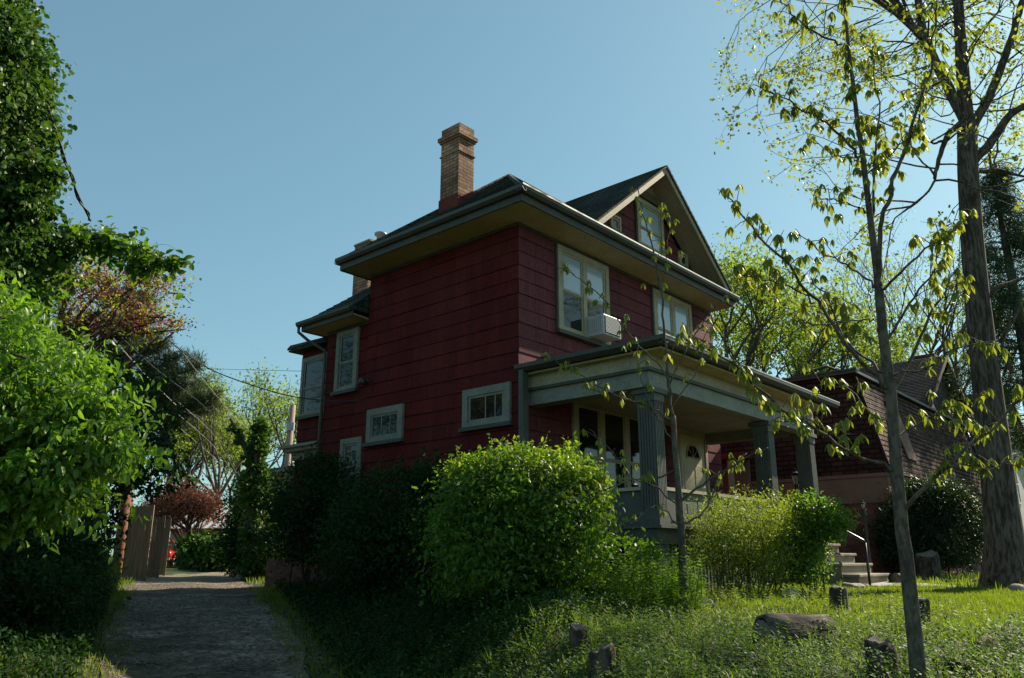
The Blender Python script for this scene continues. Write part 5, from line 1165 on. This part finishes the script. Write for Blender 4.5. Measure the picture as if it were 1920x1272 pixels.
sapling('dogwood_sapling', 'thin young tree with pale hanging leaves in front of the porch corner column', (at(1277, 1150, 8.2).x, 8.2, 1.0), [
    ([(1282, 1150, 8.2), (1280, 1060, 8.2), (1275, 950, 8.2), (1268, 870, 8.2), (1262, 780, 8.2)], .042, .028, 0),
    ([(1262, 785, 8.2), (1252, 700, 8.2), (1246, 620, 8.2), (1240, 550, 8.2), (1225, 470, 8.2), (1205, 400, 8.2), (1195, 350, 8.2)], .018, .005, .6),
    ([(1258, 740, 8.2), (1240, 690, 8.15), (1190, 640, 8.1), (1130, 560, 8.0), (1080, 520, 7.9), (1040, 500, 7.9)], .010, .003, .7),
    ([(1262, 790, 8.2), (1210, 760, 8.1), (1150, 740, 8.0), (1080, 700, 7.9), (1035, 675, 7.9)], .011, .003, .8),
    ([(1210, 760, 8.1), (1160, 745, 8.0), (1120, 735, 7.95), (1090, 725, 7.9)], .006, .002, .8),
    ([(1266, 830, 8.2), (1225, 770, 8.1), (1200, 700, 8.0), (1195, 640, 8.0)], .010, .003, .7),
    ([(1268, 880, 8.2), (1200, 905, 8.1), (1150, 850, 8.0), (1105, 805, 7.9)], .010, .003, .8),
    ([(1275, 950, 8.2), (1200, 900, 7.8), (1120, 925, 7.6), (1060, 935, 7.5), (1000, 900, 7.4)], .009, .003, .8),
    ([(1275, 940, 8.2), (1330, 900, 8.1), (1400, 860, 8.0), (1440, 840, 8.0)], .014, .005, .7),
    ([(1276, 985, 8.2), (1320, 960, 8.3), (1350, 900, 8.4), (1400, 850, 8.4)], .012, .004, .7),
    ([(1276, 990, 8.2), (1230, 950, 8.1), (1170, 990, 8.0), (1120, 980, 7.9)], .008, .003, .8),
    ([(1255, 720, 8.2), (1290, 650, 8.1), (1330, 590, 8.0), (1370, 550, 7.9)], .010, .004, .6),
    ([(1262, 760, 8.2), (1310, 690, 8.3), (1320, 640, 8.3)], .008, .003, .7),
    ([(1240, 560, 8.2), (1250, 480, 8.2), (1255, 410, 8.2), (1248, 380, 8.2)], .006, .002, .8)],
    'lf_sap', 6, .085, .10)

# ------------------------------------------------------------------ stumps, logs and rocks
def rough_solid(mb, prof, rad_f, k=18, sd=1, seed_amp=.08):
    rr = random.Random(sd); ph = [rr.uniform(0, 6.28) for _ in range(4)]
    vs = []; fs = []
    for i, (r, z) in enumerate(prof):
        for j in range(k):
            a = 2 * math.pi * j / k; m = 1 + seed_amp * (math.sin(3 * a + ph[0]) + .6 * math.sin(5 * a + ph[1]) + .5 * math.sin(9 * a + ph[2])) * rad_f
            vs.append(V(r * m * math.cos(a), r * m * math.sin(a), z + (rr.uniform(-.02, .02) if i >= len(prof) - 2 else 0)))
    for i in range(len(prof) - 1):
        for j in range(k): fs.append((i * k + j, i * k + (j + 1) % k, (i + 1) * k + (j + 1) % k, (i + 1) * k + j))
    mb.add(vs, fs, True); mb.add(vs[-k:], [tuple(range(k))]); return mb
def stump(label, px, py, Y, r, h, tilt=(0, 0), sd=1, name='stump', grp='cut log pieces edging the garden bed', slant=0.):
    X = at(px, py, Y).x; t = thing(name, label, name.replace('_', ' '), (X, Y, gz(X, Y) - .03), 0, grp); t.rotation_euler = (tilt[0], tilt[1], sd)
    q = MB(); rough_solid(q, [(r * 1.12, -.05), (r * 1.04, h * .2), (r * .97, h * .5), (r * .98, h * .85), (r * .9, h)], 1., sd=sd); o = q.build('bark_side', M['stump'], t)
    for v in o.data.vertices:
        if v.co.z > h * .8: v.co.z += slant * v.co.x
    q = MB(); rough_solid(q, [(r * .84, h - .02), (r * .8, h + .012)], 1., sd=sd); o = q.build('cut_face', M['stumpcut'], t)
    for v in o.data.vertices: v.co.z += slant * v.co.x
    return t
def dcal(px, py):       # depth at which the ground shows at this pixel
    lo = 3.
    for k in range(800):
        Y = lo + k * .03; p = at(px, py, Y)
        if p.z <= gz(p.x, Y): return Y
    return 30.
def stump_px(label, x0, x1, ytop, ybot, **k):
    px = (x0 + x1) / 2; Y = dcal(px, ybot) + .05; w = at(x1, ybot, Y).x - at(x0, ybot, Y).x; h = at(px, ytop, Y).z - gz(at(px, ybot, Y).x, Y)
    return stump(label, px, ybot, Y + w / 2, w / 2 / 1.08, max(h, .05) + .03, **k)
stump_px('short upright grey log piece left of centre beside pointed leaves', 1066, 1104, 1186, 1236, sd=2)
stump_px('dark rounded log piece at the bottom edge below the short upright one', 1104, 1160, 1228, 1285, sd=3, slant=-.25)
stump_px('small leaning dark log piece in front of the forsythia bush', 1555, 1592, 1106, 1150, sd=4, tilt=(0, -.15), slant=-.3)
stump_px('tall dark log piece at the bottom edge left of the grey sapling', 1628, 1690, 1210, 1290, sd=5, slant=-.2)
stump_px('dark log piece half hidden behind the grey sapling trunk', 1712, 1746, 1128, 1178, sd=6, tilt=(0, .1))
stump_px('broken splintered stump standing by the walk in front of the yew', 1722, 1768, 1040, 1092, sd=7, slant=.3)
stump_px('short red brown stump at the foot of the big tree', 1842, 1876, 1055, 1080, sd=8)
stump_px('low round stump at the end of the concrete steps', 1668, 1694, 1078, 1096, sd=9)
def log(label, x0, y0, x1, y1, r, sd, grp='cut log pieces edging the garden bed', name='log'):
    a, b = dcal(x0, y0), dcal(x1, y1); A, B = at(x0, y0, a), at(x1, y1, b); A.z = gz(A.x, a) + r * .6; B.z = gz(B.x, b) + r * .6
    c = (A + B) / 2; L = (B - A).length; t = thing(name, label, 'log', c, 0, grp); t.rotation_euler = (B - A).to_track_quat('Z', 'Y').to_euler()
    q = MB(); rough_solid(q, [(r * .8, -L / 2), (r, -L / 2 + .02), (r * 1.05, -L * .2), (r * .97, L * .15), (r, L / 2 - .02), (r * .85, L / 2)], 1., sd=sd); q.build('bark_side', M['stump'], t)
    for s_ in (-1, 1): q = MB(); q.tube([V(0, 0, s_ * (L / 2 - .01)), V(0, 0, s_ * (L / 2 + .006))], r * .75, 14); q.build('cut_face', M['stumpcut'], t)
log('long thick dark log lying across the middle of the ground cover', 1430, 1212, 1556, 1210, .14, 11)
log('slanting log at the lower right pointing up toward the walk', 1842, 1232, 1898, 1192, .065, 12)
log('short log lying at the lower right beneath the slanting one', 1812, 1240, 1850, 1248, .05, 13)
log('brown log partly sunk in leaves right of the grey sapling', 1760, 1246, 1816, 1268, .05, 14)
log('slim log lying along the far edge of the stone walk', 1752, 1112, 1840, 1108, .035, 15)
def rock(label, px, py, w, h, sd, grp='stones along the walk and bed', m='concrete'):
    Y = dcal(px, py); X = at(px, py, Y).x; rr = random.Random(sd); bm_v = []
    import bmesh
    bm = bmesh.new(); bmesh.ops.create_icosphere(bm, subdivisions=3, radius=1)
    ph = [rr.uniform(0, 6) for _ in range(6)]
    for v in bm.verts:
        c = v.co; s = 1 + .18 * math.sin(3 * c.x + ph[0]) + .15 * math.sin(4 * c.y + ph[1]) + .12 * math.sin(5 * c.z + ph[2]) + .05 * math.sin(11 * c.x + 9 * c.y + ph[3]) + .04 * math.sin(13 * c.z + 10 * c.x + ph[4])
        c *= s; c.x *= w / 2; c.y *= w / 2.6; c.z = max(c.z, -.5) * h / 1.5
    me = bpy.data.meshes.new('rock'); bm.to_mesh(me); bm.free(); me.polygons.foreach_set('use_smooth', [True] * len(me.polygons)); me.materials.append(M[m])
    o = bpy.data.objects.new('rock', me); COL.objects.link(o); o.location = (X, Y, gz(X, Y) + h * .25); o.rotation_euler = (0, 0, rr.uniform(0, 3)); tag(o, label, 'rock', grp)
rock('flat grey stone at the foot of the steps beside the handrail post', 1600, 1108, .42, .12, 1)
rock('small pale stone left of the handrail post', 1555, 1098, .35, .16, 2)
rock('low stone under the forsythia bush', 1480, 1122, .3, .12, 3)
rock('pinkish flat stone at the base of the thin young tree', 1320, 1138, .3, .08, 4, m='walk')
rock('pale stone lying near the right edge of the walk', 1890, 1096, .5, .12, 5)
rock('broad flat stone by the big tree roots', 1850, 1092, .6, .1, 6)
rock('grey stone at the far right of the lawn', 1912, 1112, .35, .12, 7)
rock('little pale stone on the lawn right of the sapling', 1762, 1160, .12, .05, 8)
rock('white stone by the thick red brown post', 200, 1112, .4, .3, 9, 'stones beside the alley')
rock('brownish stone by the leafy bush at the alley edge', 168, 1108, .4, .32, 10, 'stones beside the alley')
rock('low grey slab stone under the rear hedge bush', 545, 1092, .5, .15, 11, 'stones beside the alley')

# ------------------------------------------------------------------ grass, ground cover and weeds
def scatter(n, x0, x1, y0, y1, test):
    X = rng.uniform(x0, x1, n * 2); Y = y0 + (y1 - y0) * rng.random(n * 2) ** 1.0
    k = np.array([test(a, b) for a, b in zip(X, Y)]); X, Y = X[k][:n], Y[k][:n]
    return np.stack([X, Y, np.array([gz(a, b) for a, b in zip(X, Y)])], 1)
def nz(x, y, s=1.): return math.sin(x * 2.1 * s + 1.3 * math.sin(y * 1.7 * s)) * math.sin(y * 2.6 * s + 1.1 * math.sin(x * 1.9 * s))
def inframe(x, y): return abs(x) < y * .69 + .5
def lawn_edge(x): return 7.1 + .35 * math.sin(x * 1.8) + (.5 if x < 2.4 else 0) - max(0, x - 3.2) * .75
def hs(x, y):      # local house coordinates
    dx, dy = x - HX, y - HY; return dx * math.cos(HA) + dy * math.sin(HA), -dx * math.sin(HA) + dy * math.cos(HA)
def in_house(x, y):
    a, b = hs(x, y); return (a > -.1 and b > -2.5 and b < 9 and a < 24 and not (7.2 < a < 9.7 and b < -.5)) or (4.6 < a < 6.6 and -4.0 < b < 0)
def grass(name, P, h, wd, m, lean=.5):
    n = len(P); D = rnd(n) * lean; D[:, 2] = 1; Ls = h * (.5 + .9 * rng.random(n)); o = leaf_obj(name, P - np.array([0, 0, .01]), Ls, wd, D, rnd(n), M[m], None, .02); o['kind'] = 'stuff'; return o
on_walk = lambda x, y: any(abs(y - (p.y)) < .45 and wp[0].x - .2 < x < wp[-1].x for p in [wp[min(len(wp) - 1, max(0, int((x - wp[0].x) / max(.01, (wp[-1].x - wp[0].x)) * (len(wp) - 1))))]])
P = scatter(90000, .8, 13, 5, 16, lambda x, y: inframe(x, y) and y > lawn_edge(x) + .25 * nz(x, y, 2) and not in_house(x, y) and not on_walk(x, y) and x > alley_r(y) + 1.5)
grass('grass', P, .075, .008, 'lf_grass')
P = scatter(16000, -13, 12, 13, 40, lambda x, y: inframe(x, y) and not in_house(x, y) and (alley_r(y) - .1 < x < alley_r(y) + 1.6 or alley_l(y) - 1.6 < x < alley_l(y) + .25 or x > 7))
grass('verge_grass', P, .16, .02, 'lf_grass')
P = scatter(22000, -9, .5, 5.5, 18, lambda x, y: alley_l(y) - .9 < x < alley_l(y) + .28 + .2 * nz(x, y, 2) or alley_r(y) - .32 + .15 * nz(x, y, 2) < x < alley_r(y) + .7)
grass('shaded_grass', P, .10, .011, 'lf_grass')
# loose stone chips on the alley
P = scatter(34000, -10, .6, 6.5, 24, lambda x, y: alley_l(y) - .1 < x < alley_r(y) + .1 and rng.random() < min(1, (9 / y) ** 1.0) * (.35 + .65 * (nz(x, y, 1.3) > -.1)))
n = len(P); sz = (.006 + .016 * rng.random(n) ** 2.2)[:, None]; a = rng.random(n) * 6.28; P[:, 2] += .022
ux = np.stack([np.cos(a), np.sin(a), np.zeros(n)], 1) * sz * (.8 + .6 * rng.random((n, 1))); uy = np.stack([-np.sin(a), np.cos(a), np.zeros(n)], 1) * sz; uz = np.array([0, 0, 1.]) * sz * .6
v = np.stack([P - ux - uy * .6, P + ux * .8 - uy, P + ux + uy * .7, P - ux * .7 + uy, P + uz + ux * .3 - uy * .2, P + uz * .9 - ux * .4 + uy * .3], 1)
tri = np.array([0, 1, 4, 1, 2, 4, 2, 5, 4, 2, 3, 5, 3, 0, 5, 0, 4, 5]); me = bpy.data.meshes.new('loose_gravel'); me.vertices.add(6 * n); me.vertices.foreach_set('co', v.astype(np.float32).ravel())
me.loops.add(18 * n); me.loops.foreach_set('vertex_index', (np.arange(n)[:, None] * 6 + tri[None]).ravel().astype(np.int32)); me.polygons.add(6 * n)
me.polygons.foreach_set('loop_start', (np.arange(6 * n) * 3).astype(np.int32)); me.polygons.foreach_set('loop_total', np.full(6 * n, 3, np.int32)); me.update(calc_edges=True); me.materials.append(M['chips'])
o = bpy.data.objects.new('loose_gravel', me); COL.objects.link(o); o['kind'] = 'stuff'
# last year's leaves
P = scatter(1500, -8, 8, 5, 16, lambda x, y: inframe(x, y) and not in_house(x, y)); P[:, 2] += .03; D = rnd(len(P)); D[:, 2] *= .2; Nn = rnd(len(P)) * .4; Nn[:, 2] += 1; Ls = .05 * (.5 + rng.random(len(P)))
o = leaf_obj('fallen_leaves', P, Ls, Ls * .6, D, Nn, M['lf_dead'], None, .15); o['kind'] = 'stuff'
# low glossy ground cover on the bed
P = scatter(110000, -3, 7, 4.2, 9.5, lambda x, y: inframe(x, y) and x > alley_r(y) + .35 and y < lawn_edge(x) + .3 * nz(x, y, 2) + .3 and not in_house(x, y) and nz(x, y, 1.6) > -.75)
P[:, 2] += rng.random(len(P)) ** 1.5 * (.04 + .11 * (1 + np.array([nz(a, b, 2.2) for a, b in P[:, :2]])))
D = rnd(len(P)); D[:, 2] = D[:, 2] * .5 + .25; Nn = rnd(len(P)) * .6; Nn[:, 2] += 1; Ls = .026 * (.6 + .8 * rng.random(len(P)))
o = leaf_obj('ground_cover', P, Ls, Ls * .55, D, Nn, M['lf_cover'], None, .1); o['kind'] = 'stuff'
P = scatter(36000, -6, 1, 7, 17, lambda x, y: inframe(x, y) and alley_r(y) + .1 < x and not in_house(x, y))
P[:, 2] += rng.random(len(P)) * .22
D = rnd(len(P)); D[:, 2] = abs(D[:, 2]) * .6; Nn = rnd(len(P)) * .6; Nn[:, 2] += 1; Ls = .055 * (.6 + .8 * rng.random(len(P)))
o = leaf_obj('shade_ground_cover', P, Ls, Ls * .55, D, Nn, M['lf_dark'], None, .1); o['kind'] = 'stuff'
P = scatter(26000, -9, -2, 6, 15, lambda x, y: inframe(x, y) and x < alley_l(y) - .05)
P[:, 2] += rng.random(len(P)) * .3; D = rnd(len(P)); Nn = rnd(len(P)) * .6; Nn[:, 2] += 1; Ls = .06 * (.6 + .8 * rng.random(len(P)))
o = leaf_obj('bank_undergrowth', P, Ls, Ls * .55, D, Nn, M['lf_dark'], None, .1); o['kind'] = 'stuff'  # near-black leaf colour carries the shade on this bank
# tiny violet flowers in the lawn
P = scatter(120, 1.5, 8, 5.5, 10, lambda x, y: inframe(x, y)); P[:, 2] += .09
idx = np.repeat(np.arange(len(P)), 5); a = np.tile(np.arange(5) * 1.2566, len(P)); D = np.stack([np.cos(a), np.sin(a), np.full(len(a), .25)], 1)
o = leaf_obj('lawn_flowers', P[idx], .012, .010, D, np.tile(np.array([[0, 0, 1.]]), (len(idx), 1)), M['lf_petal'], None, .02); o['kind'] = 'stuff'
# weeds: stems with paired leaves (uncounted undergrowth), taller near the bushes
def weeds(name, spots, m, seed, L=.06, hmin=.18, hmax=.5, spiky=False):
    rr = random.Random(seed); P = []; D = []; Ls = []
    for (x, y) in spots:
        z = gz(x, y); h = rr.uniform(hmin, hmax); ln = V(rr.gauss(0, .18), rr.gauss(0, .18), 1).normalized(); k = int(h / .035) + 2
        for i in range(k):
            a = i * 2.4 + rr.uniform(-.4, .4); c = V(x, y, z) + ln * (h * (i + 1) / k)
            for s in (0, math.pi): P.append(c[:]); D.append((math.cos(a + s), math.sin(a + s), .35 if not spiky else .9)); Ls.append(L * (1.1 - .5 * i / k) * rr.uniform(.7, 1.3))
        P.append((x, y, z)); D.append(ln[:]); Ls.append(h)
    P = np.array(P); D = np.array(D); Ls = np.array(Ls); Nn = np.tile(np.array([[0, 0, 1.]]), (len(P), 1)) + rnd(len(P)) * .3
    W = np.minimum(Ls * (.38 if not spiky else .14), .03); W[Ls > hmin * .95] = .006
    o = leaf_obj(name, P, Ls, W, D, Nn, M[m], None, .08); o['kind'] = 'stuff'; return o
rr = random.Random(3)
def spots(n, x0, x1, y0, y1, f=lambda x, y: True):
    out = []
    while len(out) < n:
        x, y = rr.uniform(x0, x1), rr.uniform(y0, y1)
        if f(x, y) and inframe(x, y) and not in_house(x, y): out.append((x, y))
    return out
weeds('weeds', spots(170, .8, 2.1, 8.2, 10.6, lambda x, y: x > y * .09 - .1), 'lf_weed', 1, .07, .2, .6)
weeds('weeds', spots(700, -1.4, 1.2, 4.8, 8.8, lambda x, y: x > alley_r(y) + .5), 'lf_weed', 2, .045, .06, .2)
weeds('weeds', spots(700, -4.5, .5, 7, 14, lambda x, y: x > alley_r(y) + .2), 'lf_dark', 5, .07, .15, .5)
weeds('weeds', spots(420, .6, 4.2, 4.9, 7.4), 'lf_weed', 8, .05, .06, .22)
weeds('weeds', spots(160, 2.2, 5, 8.4, 10.5), 'lf_grass', 9, .06, .08, .25)
weeds('weeds', spots(150, .9, 2.3, 7.6, 9.3, lambda x, y: .105 < x / y < .225), 'lf_bush', 13, .085, .3, .75)
weeds('grass_tufts', spots(260, 0, 3.5, 5, 8.5), 'lf_grass', 3, .08, .06, .2, True)
# iris-like fans of pointed leaves
def fan_plant(label, px, py, n, L, sd, grp='clumps of pointed leaves in the bed'):
    Y = dcal(px, py); X = at(px, py, Y).x; t = thing('iris_clump', label, 'plant', (X, Y, gz(X, Y)), 0, grp); rr = random.Random(sd); q = MB()
    for i in range(n):
        a = rr.uniform(0, 6.28); el = rr.uniform(.5, 1.3); l = L * rr.uniform(.7, 1.1); d = V(math.cos(a) * math.cos(el), math.sin(a) * math.cos(el), math.sin(el)); s = V(-math.sin(a), math.cos(a), 0); w = .011
        pts = []
        for j in range(6): u = j / 5; pts.append(d * l * u - V(0, 0, l * .45 * u * u * math.cos(el)))
        vs = []; 
        for j, p in enumerate(pts): ww = w * (1 - (j / 5) ** 2 * .95); vs += [p - s * ww + V(0, 0, .003), p, p + s * ww + V(0, 0, .003)]
        fs = []
        for j in range(5): b = j * 3; fs += [(b, b + 1, b + 4, b + 3), (b + 1, b + 2, b + 5, b + 4)]
        q.add(vs, fs, True)
    q.build('leaves', M['lf_weed'], t)
    q = MB(); q.lathe(V(0, 0, -.03), [(.03, 0), (.03, .05), (.01, .07)], 8); q.build('crown_base', M['stump'], t)
for i, (lab, x, y, n, L) in enumerate([('pointed leaf clump just left of the short upright log piece', 1010, 1185, 26, .34), ('pointed leaf clump under the right side of the privet bush', 1150, 1120, 34, .42), ('lower clump of pointed leaves below the privet bush', 1000, 1235, 26, .3), ('pointed leaf clump at the bottom edge left of the rounded log piece', 925, 1262, 22, .28), ('broad clump of strap leaves beside the black porch skirt', 1110, 1105, 40, .45), ('strap leaf clump right of the privet near the thin young tree', 1195, 1128, 28, .34), ('small clump of pointed leaves behind the short upright log piece', 1075, 1165, 20, .28), ('small spiky clump at the foot of the handrail', 1575, 1110, 18, .22)]):
    fan_plant(lab, x, y, n, L, i + 20)
# leaning leafy shoots beside the privet
for i, (lab, pts, r_) in enumerate([('arching leafy shoot leaning over the black porch skirt', [(1110, 1110, 9.4), (1160, 1060, 9.2), (1190, 1040, 9.1), (1225, 1032, 9.0)], .008), ('upright leafy shoot beside the thin young tree', [(1230, 1120, 9.0), (1222, 1070, 9.0), (1212, 1020, 9.0)], .008), ('leafy shoot curving from the privet toward the column base', [(1100, 1050, 9.6), (1140, 1020, 9.4), (1180, 1010, 9.3)], .007), ('tall leafy shoot standing above the top of the privet bush', [(1040, 900, 10), (1060, 865, 10), (1075, 835, 10)], .006)]):
    b0 = at(*pts[0]); t = thing('leafy_shoot', lab, 'plant', b0, 0, 'young shoots around the privet bush'); q = MB(); path = limb_path(q, [at(*p) - b0 for p in pts], r_, .003, 5)
    if i != 3: limb_path(q, [V(0, 0, gz(b0.x, b0.y) - b0.z), V(0, 0, 0)], r_, r_, 5)
    q.build('stem', M['bark'], t); T = []
    for v in path: T += [(v, 0)] * 3
    tip_leaves('leaves', T, 5, .07, .05, M['lf_bush'], t, .5, .2)
